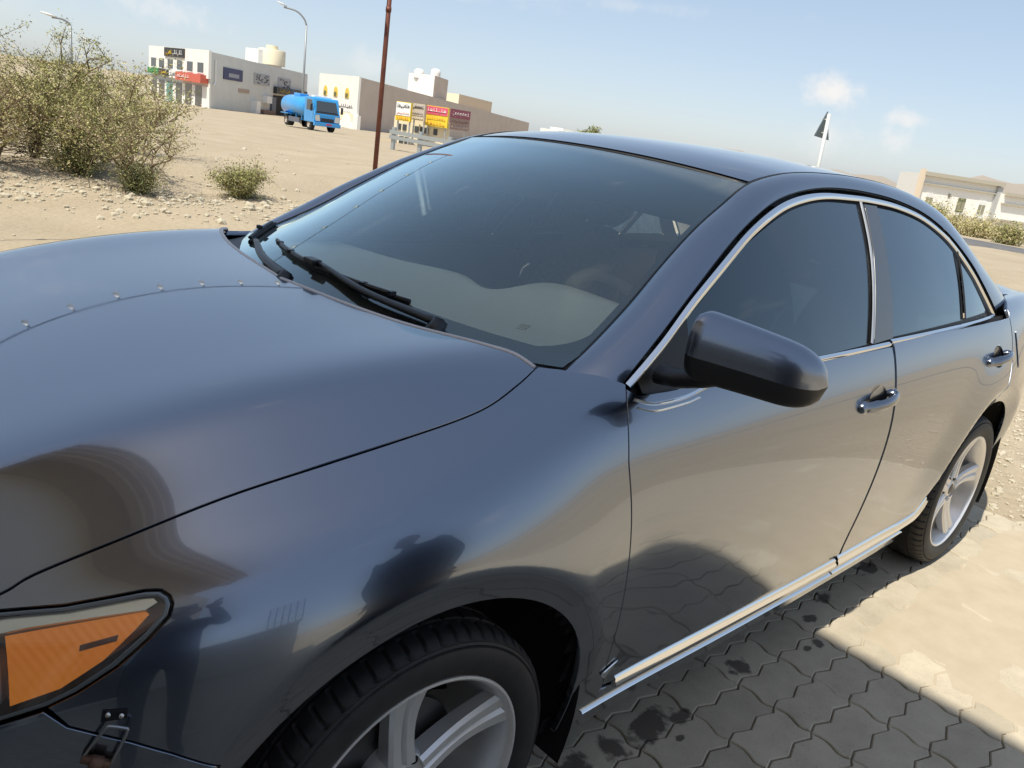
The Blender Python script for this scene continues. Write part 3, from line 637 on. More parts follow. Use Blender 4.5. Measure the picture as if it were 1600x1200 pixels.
# ------------------------------------------------------------------ door handles
for (hx, hz) in (HF, HR):
    for sd in (-1, 1):
        h = empty('door_handle'); h.parent = CAR
        def S(x, z):
            p = fs(x, float(t_of_v(v_at(x, z)))); n = ns(x, float(t_of_v(v_at(x, z)))); return p, n
        # dish sunk into the door
        v = []; f = []; nr, na = 7, 28
        for i in range(nr+1):
            q = 1-i/nr
            for k in range(na):
                a = 2*math.pi*k/na; p, n = S(hx+.060*q*math.cos(a), hz+.042*q*math.sin(a)); v.append((p-n*.026*(1-q*q)+n*.0004)*[1, -sd, 1])
        for i in range(nr):
            for k in range(na): f.append((i*na+k, i*na+(k+1) % na, (i+1)*na+(k+1) % na, (i+1)*na+k))
        b = MB(); b.add(v, f); b.build('handle_dish', PAINT, h, True)
        # bar
        V = []
        for t in np.linspace(0, 1, 13):
            x = hx-.105+.21*t; z = hz-.004+.016*(t-.5); p, n = S(x, z); lift = .006+.030*math.sin(math.pi*min(1, max(0, t)))**.6; w = .0155*(1-.25*abs(2*t-1)**3)+.004*(t < .2); th = .009
            c = p+n*lift; up = np.array([0, 0, 1.])-n*n[2]; up /= np.linalg.norm(up)
            V.append([(c+up*w*math.cos(a)+n*th*math.sin(a))*[1, -sd, 1] for a in np.linspace(0, 2*math.pi, 14, endpoint=False)])
        b = MB(); q = 14; b.add([p for r_ in V for p in r_], [(i*q+j, i*q+(j+1) % q, (i+1)*q+(j+1) % q, (i+1)*q+j) for i in range(12) for j in range(q)]+[tuple(range(q)), tuple(12*q+j for j in range(q))])
        b.build('handle_bar', mat('handle_chrome', (.22, .23, .26), .12, 1.0, coat=.5), h, autosmooth=.8)
        for t, w in ((0.0, .024), (1.0, .020)):
            p, n = S(hx-.100+.2*t, hz-.004+.016*(t-.5)); b = MB(); V = []
            for k, (s_, o_) in enumerate(((1, 0.), (.95, .008), (.7, .013), (.3, .015))):
                up = np.array([0, 0, 1.])-n*n[2]; al = np.cross(up, n); V.append([(p+n*o_+(up*.8*math.cos(a)+al*math.sin(a))*w*s_)*[1, -sd, 1] for a in np.linspace(0, 2*math.pi, 16, endpoint=False)])
            b.add([p for r_ in V for p in r_], [(i*16+j, i*16+(j+1) % 16, (i+1)*16+(j+1) % 16, (i+1)*16+j) for i in range(3) for j in range(16)]+[tuple(48+j for j in range(16))]); b.build('handle_base', PAINT, h, autosmooth=.8)

# ------------------------------------------------------------------ door mirrors
for sd in (-1,):
    root = empty('door_mirror'); root.parent = CAR
    ns_, na = 26, 40; A0 = np.array([.548, -.912, 1.148]); A1 = np.array([.742, -1.098, 1.109])
    rings = []
    for i in range(ns_+1):
        t = i/ns_; e = 1-(1-min(t/.08, 1))**2; g = math.sqrt(max(0, 1-max(0, (t-.62)/.38)**2.8))
        hh = (.071-.007*t)*(.86+.14*e)*max(g, .02); dd = (.058-.012*t)*(.80+.20*e)*max(g, .02)
        c = A0+(A1-A0)*t; c = c+np.array([0, 0, -.010*t*t])
        ax = np.array([-.80, -.60, 0]); ax = ax/np.linalg.norm(ax); ring = []
        for k in range(na):
            a = 2*math.pi*k/na; ca, sa = math.cos(a), math.sin(a)
            sx = np.sign(ca)*abs(ca)**.80; sz = np.sign(sa)*abs(sa)**.86
            if ca < 0: sx *= .45
            if sa > 0: sz *= 1.0-.08*t
            ring.append(c+np.array([-1, -.15, 0])*dd*sx+np.array([0, 0, 1])*hh*sz)
        rings.append(ring)
    V = np.array(rings)*[1, -sd, 1]
    def ring_part(name, ks, material, closed_ends=False):
        b = MB(); kk = len(ks); b.add([V[i][k % na] for i in range(ns_+1) for k in ks], [(i*kk+j, i*kk+j+1, (i+1)*kk+j+1, (i+1)*kk+j) for i in range(ns_) for j in range(kk-1)]); return b.build(name, material, root, True)
    ring_part('mirror_cap', list(range(-1, 17)), mat('mirror_cap_satin', (.20, .225, .28), .26, 1., coat=1, coat_rough=.05))
    lo = ring_part('mirror_shell', list(range(16, 40)), BLACK)
    b = MB(); b.add([V[0][k] for k in range(na)], [tuple(range(na))]); b.build('mirror_inner_face', BLACK, root)
    # arm and sail
    b = MB(); b.tube([np.array(q)*[1, -sd, 1] for q in [(.560, -.835, 1.060), (.565, -.875, 1.062), (.570, -.93, 1.080), (.60, -.96, 1.092)]], [.034, .032, .030, .030], 14, flat=.62); b.build('mirror_arm', BLACK, root, True)
    sail = [(.520, 1.046), (.610, 1.100), (.700, 1.152), (.688, 1.018), (.60, 1.006), (.53, 1.016)]
    o = surface_panel('mirror_sail', sail, green, ng, .02, BLACK, root, gap=0, flange=.006, offset=.002)
    if sd > 0: o.scale = (1, -1, 1)

# ------------------------------------------------------------------ headlights
HAZY = mat('headlight_silver', (.90, .92, .90), .24, .85, col2=(.95, .95, .92), scale=9)
AMBER = mat('amber_reflector', (1.0, .36, .03), .35, col2=(.80, .17, .02), scale=7, coat=.4, emit=(1, .30, .03, .10))  # weak glow added to brighten the amber part
LAMPGREY = mat('headlight_grey', (.30, .32, .34), .4, .2, col2=(.42, .44, .45), scale=12)
def ribbed(amp, pitch):
    def f(x, t):
        x = np.asarray(x, float); t = np.asarray(t, float); return fs(x, t)+ns(x, t)*(-.012+amp*np.sin(2*math.pi*(x+.35*t)/pitch))[..., None]
    def n(x, t, e=4e-4):
        x = np.asarray(x, float); t = np.asarray(t, float); q = np.cross(f(x+e, t)-f(x-e, t), f(x, t+e)-f(x, t-e)); q /= np.linalg.norm(q, axis=-1, keepdims=True)+1e-12
        return q*np.sign(np.sum(q*ns(x, t), -1, keepdims=True))
    return f, n
lamp_poly = XT(LAMP_TOP+LAMP_LOW[1:]+LAMP_OUT)
for sd in (-1, 1):
    lamp = empty('headlight'); lamp.parent = CAR
    def lp(name, poly, off, material, flange=0., res=.012, gap=0.):
        o = surface_panel(name, poly, fs, ns, res, material, lamp, gap=gap, flange=flange, offset=off)
        if sd > 0: o.scale = (1, -1, 1)
        return o
    lp('lens', lamp_poly, .0015, GLASS_LENS, gap=.006)
    lp('housing', lamp_poly, -.060, LAMPGREY)
    pl = densify(lamp_poly, .012); pl = shrink(pl, .003); p0 = fs(pl[:, 0], pl[:, 1]); n0 = ns(pl[:, 0], pl[:, 1]); pl2 = shrink(pl, .0062); p1 = fs(pl2[:, 0], pl2[:, 1]); n1 = ns(pl2[:, 0], pl2[:, 1])
    def ring_loft(name, layers, material):
        b = MB(); k = len(pl); b.add(np.concatenate(layers)*[1, -sd, 1], [(r_*k+i, r_*k+(i+1) % k, (r_+1)*k+(i+1) % k, (r_+1)*k+i) for r_ in range(len(layers)-1) for i in range(k)]); return b.build(name, material, lamp, True)
    ring_loft('gasket', [p0-n0*.004, p0-n0*.012, p1-n1*.065], DARKIN)
    ring_loft('lens_edge', [p0+n0*.0005, .5*(p0+p1)+n0*.0042, p1+n1*.0025], mat('lens_edge_clear', (.10, .11, .115), .15, coat=1))
    fr_, nr_ = ribbed(.00028, .010)
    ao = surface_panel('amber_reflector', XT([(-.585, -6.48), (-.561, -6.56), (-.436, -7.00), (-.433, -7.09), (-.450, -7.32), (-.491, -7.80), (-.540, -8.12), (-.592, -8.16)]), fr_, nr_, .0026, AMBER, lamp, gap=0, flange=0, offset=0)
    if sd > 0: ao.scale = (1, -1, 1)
    lp('light_bar', XT([(-.76, -6.12), (-.68, -5.98), (-.585, -6.05), (-.504, -6.40), (-.450, -6.62), (-.424, -6.76), (-.421, -6.88), (-.436, -6.97), (-.561, -6.47), (-.66, -6.25), (-.75, -6.35)]), -.006, HAZY, flange=.02)
    lp('reflector_bowl', XT([(-.600, -6.55), (-.606, -8.13), (-.69, -7.95), (-.765, -7.4), (-.795, -6.9), (-.70, -6.42)]), -.030, mat('lamp_bowl', (.62, .64, .66), .22, .7, col2=(.5, .52, .55), scale=25), flange=.03)
    lp('marker_bulb', XT([(-.512, -7.28), (-.470, -7.33), (-.473, -7.46), (-.514, -7.42)]), -.008, mat('marker_brown', (.28, .12, .06), .5), flange=.006)

# ------------------------------------------------------------------ bumper clip (wire hook latch), bolts
latch = empty('hook_latch'); latch.parent = CAR
def SV(x, v, off=0.):
    return surf(x, v)+nrm(x, v)*off
pl_ = [SV(x, v, .003) for x, v in ((-.497, -8.75), (-.470, -8.88), (-.472, -9.02), (-.500, -8.95))]
b = MB(); b.add(pl_+[p-nrm(-.48, -8.9)*.004 for p in pl_], [(0, 1, 2, 3), (7, 6, 5, 4), (0, 4, 5, 1), (1, 5, 6, 2), (2, 6, 7, 3), (3, 7, 4, 0)]); b.build('latch_plate', DARKIN, latch)
for x, v in ((-.491, -8.84), (-.477, -8.93)):
    b = MB(); c = SV(x, v, .004); n = nrm(x, v); b.tube([c, c+n*.004], [.0042, .0030], 10); b.build('bolt', DULLCHROME, latch, True)
hook = [SV(x, v, o) for x, v, o in ((-.521, -9.46, .008), (-.505, -9.18, .014), (-.494, -9.02, .016), (-.489, -8.99, .016), (-.474, -9.10, .016), (-.471, -9.16, .016), (-.481, -9.42, .014), (-.493, -9.70, .008))]
b = MB(); b.tube(smooth_poly(hook, 4), .0022, 8); b.build('wire_hook', mat('steel_wire', (.35, .36, .38), .3, .9), latch, True)
b = MB(); b.tube([SV(-.522, -9.46, .008), SV(-.493, -9.70, .008)], .006, 10); b.tube([SV(-.513, -9.54, .012), SV(-.501, -9.63, .012)], .010, 10); b.build('latch_roller', mat('rusty_clip', (.16, .09, .06), .6, .4), latch, True)
# fuel filler flap outline on the quarter panel
b = MB(); fl = XZ([(2.90, 1.0), (3.03, .995), (3.04, .87), (2.92, .862)])
surface_panel('fuel_flap', fl, fs, ns, .02, PAINT, CAR, gap=0, flange=.003, offset=.0035)
# tail lamps
surface_panel('tail_lamp', XT([(3.50, -6.0), (3.52, -8.2), (3.70, -8.3), (3.792, -7.8), (3.79, -6.0), (3.65, -5.6)]), fs, ns, .03, mat('tail_red', (.35, .01, .012), .15, coat=1), CAR, gap=0, flange=.004, offset=.004, mirror=True)

# ------------------------------------------------------------------ wipers and cowl
def wpath(pts, off): return [WS(a, b_, off) for a, b_ in pts]
A_, B_ = np.meshgrid(np.linspace(0, 1, 4), np.linspace(-1, 1, 60), indexing='ij')
edge = np.array([(x, v) for x, v in REARHOOD]); 
def cowl_pt(a, b_):
    x0 = np.interp(abs(b_)*4.2, edge[::-1, 1]*-1, edge[::-1, 0]); y = b_*.70
    p = surf(x0-.03, b_*4.2); q = ws(np.array(.03), np.array(b_*.985)); return (p+np.array([0, 0, -.035]))*(1-a)+(q+np.array([0, 0, -.008]))*a
cv = np.array([[cowl_pt(a, b_) for b_ in np.linspace(-1, 1, 60)] for a in np.linspace(0, 1, 4)]).reshape(-1, 3)
mesh_obj('cowl_panel', cv, [(i*60+j, i*60+j+1, (i+1)*60+j+1, (i+1)*60+j) for i in range(3) for j in range(59)], BLACK, CAR, True)
def wiper(tag_, pivot, elbow, tip, b0, b1):
    w = empty('wiper'); w.parent = CAR
    m = MB(); pts = smooth_poly(wpath([pivot, ((pivot[0]+elbow[0])/2, (pivot[1]+elbow[1])/2), elbow], .022), 6); rr = np.linspace(.017, .008, len(pts)); m.tube(pts, rr, 10, flat=.55); m.build('wiper_arm', mat('wiper_black', (.016, .016, .018), .38), w, True)
    m = MB(); p = wpath([pivot], .012)[0]; m.tube([p-np.array([.03, 0, .03]), p+np.array([.0, 0, .014])], [.024, .017], 14); m.build('wiper_pivot', MATS['wiper_black'], w, True)
    m = MB(); bl = [((1-t)*b0[0]+t*b1[0], (1-t)*b0[1]+t*b1[1]) for t in np.linspace(0, 1, 14)]
    m.tube(wpath(bl, .006), .0045, 6, flat=1.6); m.build('rubber_blade', SEAL, w, True)
    m = MB(); m.tube(wpath(bl[1:-1], .016), .006, 6, flat=.8)
    for t in ((.12, .28, .45, .62, .8, .93) if tag_ == 'near' else ()):
        a = ((1-t)*b0[0]+t*b1[0], (1-t)*b0[1]+t*b1[1]); q = wpath([a], .016)[0]; m.box(q, (.016, .012, .010))
    m.build('blade_carrier', MATS['wiper_black'], w)
    m = MB(); q = wpath([((b0[0]+b1[0])/2, (b0[1]+b1[1])/2)], .024)[0]; m.box(q, (.026, .050, .016) if tag_ == 'near' else (.014, .02, .012)); m.build('blade_clip', MATS['wiper_black'], w, bevel=.004)
wiper('near', (.052, -.64), (.126, -.03), None, (.128, .485), (.113, -.47))
wiper('far', (.050, .02), (.075, .56), None, (.045, .70), (.12, .93))
# paper strip and glass stamp near the driver's corner
pv = [WS(a, b_, -.007) for a, b_ in ((.046, -.775), (.036, -.865), (.047, -.872), (.057, -.78))]
mesh_obj('paper_strip', pv, [(0, 1, 2, 3)], mat('paper_strip', (.55, .56, .50), .7), CAR)
m = MB()
random.seed(4)
for r_ in range(4):
    for k in range(5):
        a, b_ = .118+.006*r_, -.80-.006*k-random.random()*.003
        q = [WS(a, b_, .0012), WS(a, b_-.0038, .0012), WS(a+.0016, b_-.0038, .0012), WS(a+.0016, b_, .0012)]; m.add(q, [(0, 1, 2, 3)])
m.build('glass_stamp', SEAL, windscreen)

# ------------------------------------------------------------------ interior
MATTAN = mat('dash_mat_fabric', (.92, .95, .82), .9, col2=(.95, .97, .85), scale=30, bump=.25)
FABRIC = mat('seat_fabric', (.34, .35, .36), .85, col2=(.42, .43, .43), scale=60, bump=.2)
TRIM = mat('interior_trim', (.16, .165, .17), .7)
LINER = mat('headliner', (.55, .55, .52), .9)
ys = np.linspace(-.69, .69, 70); na = 26; dv = []
def dash_rear(y):
    return .725+.09*math.exp(-((y-.12)/.16)**2)+.225*(1/(1+math.exp((y+.165)/.025)))*(1/(1+math.exp(-(y+.57)/.03)))
def dash_z(x, y):
    w = (1/(1+math.exp((y+.15)/.03)))*(1/(1+math.exp(-(y+.56)/.03)))
    return 1.048+.056*w*math.exp(-((x-.84)/.15)**2)-.012*(y/.6)**2
for i in range(na):
    for y in ys:
        x0 = float(ws(np.array(.0), np.array(y/.712))[0])+.015; x1 = dash_rear(y); t = i/(na-1)
        x = x0+(x1-x0)*min(t/.9, 1); z = min(dash_z(x, y), 5)
        zb = 1.03+(x-x0)*.5-.035
        z = min(z, zb)
        if t > .9: z -= (t-.9)/.1*.11; x += .004
        dv.append((x, y, z))
mesh_obj('dashboard_cover', dv, [(i*70+j, i*70+j+1, (i+1)*70+j+1, (i+1)*70+j) for i in range(na-1) for j in range(69)], MATTAN, CAR, True)
m = MB()
for k in range(9):
    y = .18-.062*k; x = float(ws(np.array(.0), np.array(y/.712))[0])+.075; m.box((x, y, 1.046), (.006, .030, .004))
m.build('defroster_slot', SEAL, CAR)
m = MB(); m.box((.85, 0, .78), (.30, 1.36, .42)); m.build('dashboard', TRIM, CAR, bevel=.03)
m = MB(); cw = np.array([.985, -.37, .985]); ax = np.array([.86, 0, .5]); ax /= np.linalg.norm(ax); ua = np.array([0, 1., 0]); ub = np.cross(ax, ua)
m.tube([cw+.188*(math.cos(a)*ua+math.sin(a)*ub) for a in np.linspace(0, 2*math.pi, 41)], .015, 10, cap=False)
sw = m.build('steering_wheel', TRIM, CAR, True)
m = MB()
for a in (0, math.pi, -math.pi/2): m.tube([cw-ax*.02, cw+.18*(math.cos(a)*ua+math.sin(a)*ub)], [.03, .016], 8, flat=.5)
m.tube([cw+ax*.02, cw-ax*.03, cw-ax*.2], [.06, .065, .04], 14); m.build('steering_hub', TRIM, sw, True)
def seat(x, y, w=.5):
    s_ = empty('seat'); s_.parent = CAR
    def cushion(name, P0, P1, w0, w1, th, nseg=9):
        P0, P1 = np.array(P0), np.array(P1); d = P1-P0; t = d/np.linalg.norm(d); nrm_ = np.cross(t, np.array([0, 1., 0])); V = []
        for i in range(nseg+1):
            u = i/nseg; c = P0+d*u; e = math.sin(math.pi*min(max(u, .04), .96))**.35; ww = (w0+(w1-w0)*u)/2*e; hh = th/2*e
            V.append([c+np.array([0, 1., 0])*ww*np.sign(math.cos(a))*abs(math.cos(a))**.6+nrm_*hh*np.sign(math.sin(a))*abs(math.sin(a))**.6 for a in np.linspace(0, 2*math.pi, 20, endpoint=False)])
        b = MB(); b.add([p for r_ in V for p in r_], [(i*20+j, i*20+(j+1) % 20, (i+1)*20+(j+1) % 20, (i+1)*20+j) for i in range(nseg) for j in range(20)]+[tuple(range(20)), tuple(nseg*20+j for j in range(20))]); return b.build(name, FABRIC, s_, True)
    cushion('seat_cushion', (x-.5, y, .52), (x+.06, y, .50), w, w*.95, .17)
    cushion('backrest', (x, y, .52), (x+.22, y, 1.17), w, w*.78, .16)
    cushion('headrest', (x+.235, y, 1.18), (x+.275, y, 1.36), .27, .25, .10)
    b = MB(); b.tube([(x+.21, y-.06, 1.1), (x+.25, y-.06, 1.25)], .007, 6); b.tube([(x+.21, y+.06, 1.1), (x+.25, y+.06, 1.25)], .007, 6); b.build('headrest_post', DULLCHROME, s_)
seat(1.47, -.37); seat(1.47, .37); seat(2.42, -.38, .56); seat(2.42, .38, .56)
m = MB(); m.box((1.6, 0, .27), (2.6, 1.5, .04)); m.box((.60, 0, .6), (.04, 1.5, .7)); m.build('floor_pan', TRIM, CAR)
m = MB(); m.box((2.92, 0, 1.03), (.62, 1.25, .04)); m.build('parcel_shelf', TRIM, CAR)
def liner(a, b): q = roof(a, b); q[..., 2] -= .035; q[..., 1] *= .97; return q
grid_sheet('headliner', liner, (.02, 1), (-1, 1), 20, 20, LINER, CAR, flip=not WFLIP)
m = MB(); m.box(WS(.80, 0., -.06), (.03, .23, .07)); m.build('rear_view_mirror', TRIM, CAR, bevel=.012)
for sd in (-1, 1):
    m = MB(); m.box((1.10, sd*.80, .75), (1.1, .05, .52)); m.box((2.2, sd*.79, .75), (.9, .05, .52)); m.build('door_trim', TRIM, CAR, bevel=.015)
    m = MB(); m.tube([(1.64, sd*.755, .98), (1.74, sd*.60, 1.36)], .035, 8, flat=.4); m.build('pillar_trim', TRIM, CAR, True)
m = MB(); m.tube([(1.64, -.74, 1.16), (1.55, -.60, .95), (1.45, -.55, .55)], .018, 6, flat=.15); m.tube([(1.64, .74, 1.16), (1.55, .60, .95), (1.45, .55, .55)], .018, 6, flat=.15); m.build('seat_belt', mat('belt_grey', (.18, .18, .18), .8), CAR)
# ------------------------------------------------------------------ ground: terrain, paving, road
def sstep(a, b, x): t = np.clip((x-a)/(b-a), 0, 1); return t*t*(3-2*t)
def terrain(x, y):
    x = np.asarray(x, float); y = np.asarray(y, float)
    dx, dy = x+.75, y+1.73; r = np.hypot(dx, dy); az = np.degrees(np.arctan2(dx, dy))
    slope = .0135+.009*sstep(45, 75, az); z = -slope*np.clip(r-14, 0, 150)
    ridge = .20*np.exp(-((y-10.9-.12*x)/1.0)**2)*sstep(-14, -2, x)*(1-sstep(7, 12, x))
    wob = .05*np.sin(x*.55+1.3)*np.sin(y*.47+.4)+.025*np.sin(x*1.7+y*1.1)+.016*np.sin(x*3.1-y*2.7+.5)
    pav = (1-sstep(3.4, 4.6, x))*sstep(-4.4, -3.2, x)*(1-sstep(2.4, 4.0, y))*sstep(-9, -7.5, y)
    return z+ridge+(wob-.01)*(1-pav)-.014*pav-.02
def at(px, py, D):
    """world point at horizontal distance D from the viewpoint in the direction of an image point of the 1600x1200 picture"""
    d = (px-800)/1240.05*cr-(py-600)/1240.05*cu+cf; return CAM+d*D/math.hypot(d[0], d[1])
def ground_at(px, D):
    p = at(px, 81+.149*px, D); return np.array([p[0], p[1], float(terrain(p[0], p[1]))])
SAND = bpy.data.materials.new('desert_sand'); SAND.use_nodes = True; nt = SAND.node_tree; b = nt.nodes['Principled BSDF']; b.inputs['Roughness'].default_value = .95; b.inputs['Specular IOR Level'].default_value = .15
tc = nt.nodes.new('ShaderNodeTexCoord'); n1 = nt.nodes.new('ShaderNodeTexNoise'); n1.inputs['Scale'].default_value = .55; n1.inputs['Detail'].default_value = 8; n1.inputs['Roughness'].default_value = .62
n2 = nt.nodes.new('ShaderNodeTexNoise'); n2.inputs['Scale'].default_value = 22; n2.inputs['Detail'].default_value = 5
rp = nt.nodes.new('ShaderNodeValToRGB'); rp.color_ramp.elements[0].position = .3; rp.color_ramp.elements[0].color = (.345, .287, .203, 1); rp.color_ramp.elements[1].position = .72; rp.color_ramp.elements[1].color = (.42, .358, .265, 1)
mx = nt.nodes.new('ShaderNodeMix'); mx.data_type = 'RGBA'; mx.blend_type = 'MULTIPLY'; mx.inputs[0].default_value = .35
rp2 = nt.nodes.new('ShaderNodeValToRGB'); rp2.color_ramp.elements[0].position = .35; rp2.color_ramp.elements[0].color = (.62, .60, .58, 1); rp2.color_ramp.elements[1].position = .6
bp = nt.nodes.new('ShaderNodeBump'); bp.inputs['Strength'].default_value = .5; bp.inputs['Distance'].default_value = .03
for s_ in (n1, n2): nt.links.new(tc.outputs['Object'], s_.inputs['Vector'])
nt.links.new(n1.outputs[0], rp.inputs[0]); nt.links.new(n2.outputs[0], rp2.inputs[0]); nt.links.new(rp.outputs[0], mx.inputs[6]); nt.links.new(rp2.outputs[0], mx.inputs[7]); nt.links.new(mx.outputs[2], b.inputs['Base Color']); nt.links.new(n2.outputs[0], bp.inputs['Height']); nt.links.new(bp.outputs[0], b.inputs['Normal'])
def axis_grid(lo, hi, fine_lo, fine_hi, step):
    a = list(np.arange(fine_lo, fine_hi, step)); s_ = step; x = fine_lo
    left = []
    while x > lo: s_ *= 1.12; x -= s_; left.append(x)
    s_ = step; x = a[-1]; right = []
    while x < hi: s_ *= 1.12; x += s_; right.append(x)
    return np.array(left[::-1]+a+right)
tx = axis_grid(-1500, 2500, -6, 14, .22); ty = axis_grid(-1500, 2500, -9, 16, .22); TX, TY = np.meshgrid(tx, ty, indexing='ij'); TZ = terrain(TX, TY)
nT = len(ty)
ground = mesh_obj('ground', np.stack([TX, TY, TZ], -1).reshape(-1, 3), [(i*nT+j, (i+1)*nT+j, (i+1)*nT+j+1, i*nT+j+1) for i in range(len(tx)-1) for j in range(nT-1)], SAND, None, True)
tag(ground, kind='structure')
# paving: zigzag concrete blocks 238 x 119.5 mm laid in straight rows on a dark joint bed
PX, PY, X0, Y0 = .238, .1195, 1.507, -.972
bed = mesh_obj('pavement', [(-3.9, -8, -.008), (3.55, -8, -.008), (3.55, 2.6, -.008), (-3.9, 2.6, -.008)], [(0, 1, 2, 3)], mat('joint_sand', (.17, .145, .11), .95, col2=(.28, .235, .175), scale=30, bump=.4)); tag(bed, kind='structure')
fx = np.arange(1.80, 3.62, .02); fy = np.arange(-5.0, -.88, .02); FX, FY = np.meshgrid(fx, fy, indexing='ij')  # sand sheet added over sunlit blocks only, imitating joints washed out by sun
wv = .022*np.sin(FY*7.3+1)+.014*np.sin(FY*17.1)+.008*np.sin(FY*41); wx = .012*np.sin(FX*9.1)+.01*np.sin(FX*23)
FZ = .0016+.0006*np.sin(FX*8.1+FY*3.3)*np.sin(FY*6.7-FX*2.1)-.006*(1-sstep(0, .07, FX-1.83-wv))-.006*(1-sstep(0, .05, -.93-wx-FY))
fill = mesh_obj('washout_sand', np.stack([FX, FY, FZ], -1).reshape(-1, 3), [(i*len(fy)+k, (i+1)*len(fy)+k, (i+1)*len(fy)+k+1, i*len(fy)+k+1) for i in range(len(fx)-1) for k in range(len(fy)-1)], mat('washout_sand', (.415, .352, .258), .95, col2=(.465, .40, .30), scale=9, bump=.15), bed, True); fill['kind'] = 'stuff'
PAVER = bpy.data.materials.new('paver_concrete'); PAVER.use_nodes = True; nt = PAVER.node_tree; b = nt.nodes['Principled BSDF']; b.inputs['Roughness'].default_value = .88; b.inputs['Specular IOR Level'].default_value = .25
geo = nt.nodes.new('ShaderNodeNewGeometry'); oi = nt.nodes.new('ShaderNodeObjectInfo'); n1 = nt.nodes.new('ShaderNodeTexNoise'); n1.inputs['Scale'].default_value = 9; n1.inputs['Detail'].default_value = 8; n1.inputs['Roughness'].default_value = .65
n2 = nt.nodes.new('ShaderNodeTexNoise'); n2.inputs['Scale'].default_value = 160; n2.inputs['Detail'].default_value = 4
rp = nt.nodes.new('ShaderNodeValToRGB'); rp.color_ramp.elements[0].position = .30; rp.color_ramp.elements[0].color = (.40, .352, .270, 1); rp.color_ramp.elements[1].position = .70; rp.color_ramp.elements[1].color = (.51, .455, .352, 1)
vr = nt.nodes.new('ShaderNodeMapRange'); vr.inputs[3].default_value = .86; vr.inputs[4].default_value = 1.12
mv = nt.nodes.new('ShaderNodeVectorMath'); mv.operation = 'SCALE'
sp = nt.nodes.new('ShaderNodeValToRGB'); sp.color_ramp.elements[0].position = .22; sp.color_ramp.elements[0].color = (.35, .33, .30, 1); sp.color_ramp.elements[1].position = .38
m1 = nt.nodes.new('ShaderNodeMix'); m1.data_type = 'RGBA'; m1.blend_type = 'MULTIPLY'; m1.inputs[0].default_value = .8
for s_ in (n1, n2): nt.links.new(geo.outputs['Position'], s_.inputs['Vector'])
nt.links.new(n1.outputs[0], rp.inputs[0]); nt.links.new(oi.outputs['Random'], vr.inputs[0]); nt.links.new(rp.outputs[0], mv.inputs[0]); nt.links.new(vr.outputs[0], mv.inputs[3])
nt.links.new(n2.outputs[0], sp.inputs[0]); nt.links.new(mv.outputs[0], m1.inputs[6]); nt.links.new(sp.outputs[0], m1.inputs[7])
# oil and water stains with ragged outlines
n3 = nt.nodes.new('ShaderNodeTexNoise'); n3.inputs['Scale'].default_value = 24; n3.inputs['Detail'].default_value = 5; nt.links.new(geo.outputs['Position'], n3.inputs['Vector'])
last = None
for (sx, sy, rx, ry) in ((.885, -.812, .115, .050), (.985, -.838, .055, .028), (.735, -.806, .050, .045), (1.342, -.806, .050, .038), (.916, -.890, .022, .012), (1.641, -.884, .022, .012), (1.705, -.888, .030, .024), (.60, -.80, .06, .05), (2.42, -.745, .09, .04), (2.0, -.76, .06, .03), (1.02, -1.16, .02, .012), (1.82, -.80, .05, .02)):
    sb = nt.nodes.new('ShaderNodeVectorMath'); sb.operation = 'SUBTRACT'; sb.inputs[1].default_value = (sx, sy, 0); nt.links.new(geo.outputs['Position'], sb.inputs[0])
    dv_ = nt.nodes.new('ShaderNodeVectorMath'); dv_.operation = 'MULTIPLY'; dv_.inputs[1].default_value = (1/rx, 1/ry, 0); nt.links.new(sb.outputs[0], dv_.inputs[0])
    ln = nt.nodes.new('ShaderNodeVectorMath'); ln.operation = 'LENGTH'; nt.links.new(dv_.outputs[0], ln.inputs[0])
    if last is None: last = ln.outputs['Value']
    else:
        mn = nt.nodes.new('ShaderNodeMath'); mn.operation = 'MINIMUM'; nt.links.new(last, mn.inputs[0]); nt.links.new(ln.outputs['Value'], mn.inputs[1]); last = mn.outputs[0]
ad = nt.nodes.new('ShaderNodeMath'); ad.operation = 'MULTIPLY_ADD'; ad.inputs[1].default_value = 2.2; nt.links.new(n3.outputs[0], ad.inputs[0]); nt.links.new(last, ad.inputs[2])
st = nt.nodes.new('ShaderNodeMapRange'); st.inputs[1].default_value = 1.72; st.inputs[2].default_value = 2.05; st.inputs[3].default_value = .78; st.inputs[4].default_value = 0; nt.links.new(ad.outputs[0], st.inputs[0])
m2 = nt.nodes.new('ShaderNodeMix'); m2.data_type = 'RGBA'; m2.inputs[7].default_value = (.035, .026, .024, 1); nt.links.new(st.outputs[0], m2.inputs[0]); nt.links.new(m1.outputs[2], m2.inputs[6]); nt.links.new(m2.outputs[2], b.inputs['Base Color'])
bp = nt.nodes.new('ShaderNodeBump'); bp.inputs['Strength'].default_value = .35; bp.inputs['Distance'].default_value = .003; nt.links.new(n2.outputs[0], bp.inputs['Height']); nt.links.new(bp.outputs[0], b.inputs['Normal'])
zig = [(0, 0), (.17*PX, .0105), (.40*PX, -.0115), (.66*PX, .0085), (.91*PX, -.0115), (PX, 0)]
sc = [(0., 0.), (.004, .25*PY), (-.002, .45*PY), (-.011, .72*PY), (0., PY)]     # along -y handled by mirror below
out_ = [(x, y) for x, y in zig]
scx = smooth_poly([(0, 0), (.007, -.30*PY), (.001, -.52*PY), (-.010, -.74*PY), (0, -PY)], 3)
outline = zig[:-1]+[(PX+x, y) for x, y in scx[:-1]]+[(x, y-PY) for x, y in zig[::-1][:-1]]+[(x, y) for x, y in scx[::-1][:-1]]
outline = np.array(outline)-[PX/2, -PY/2]
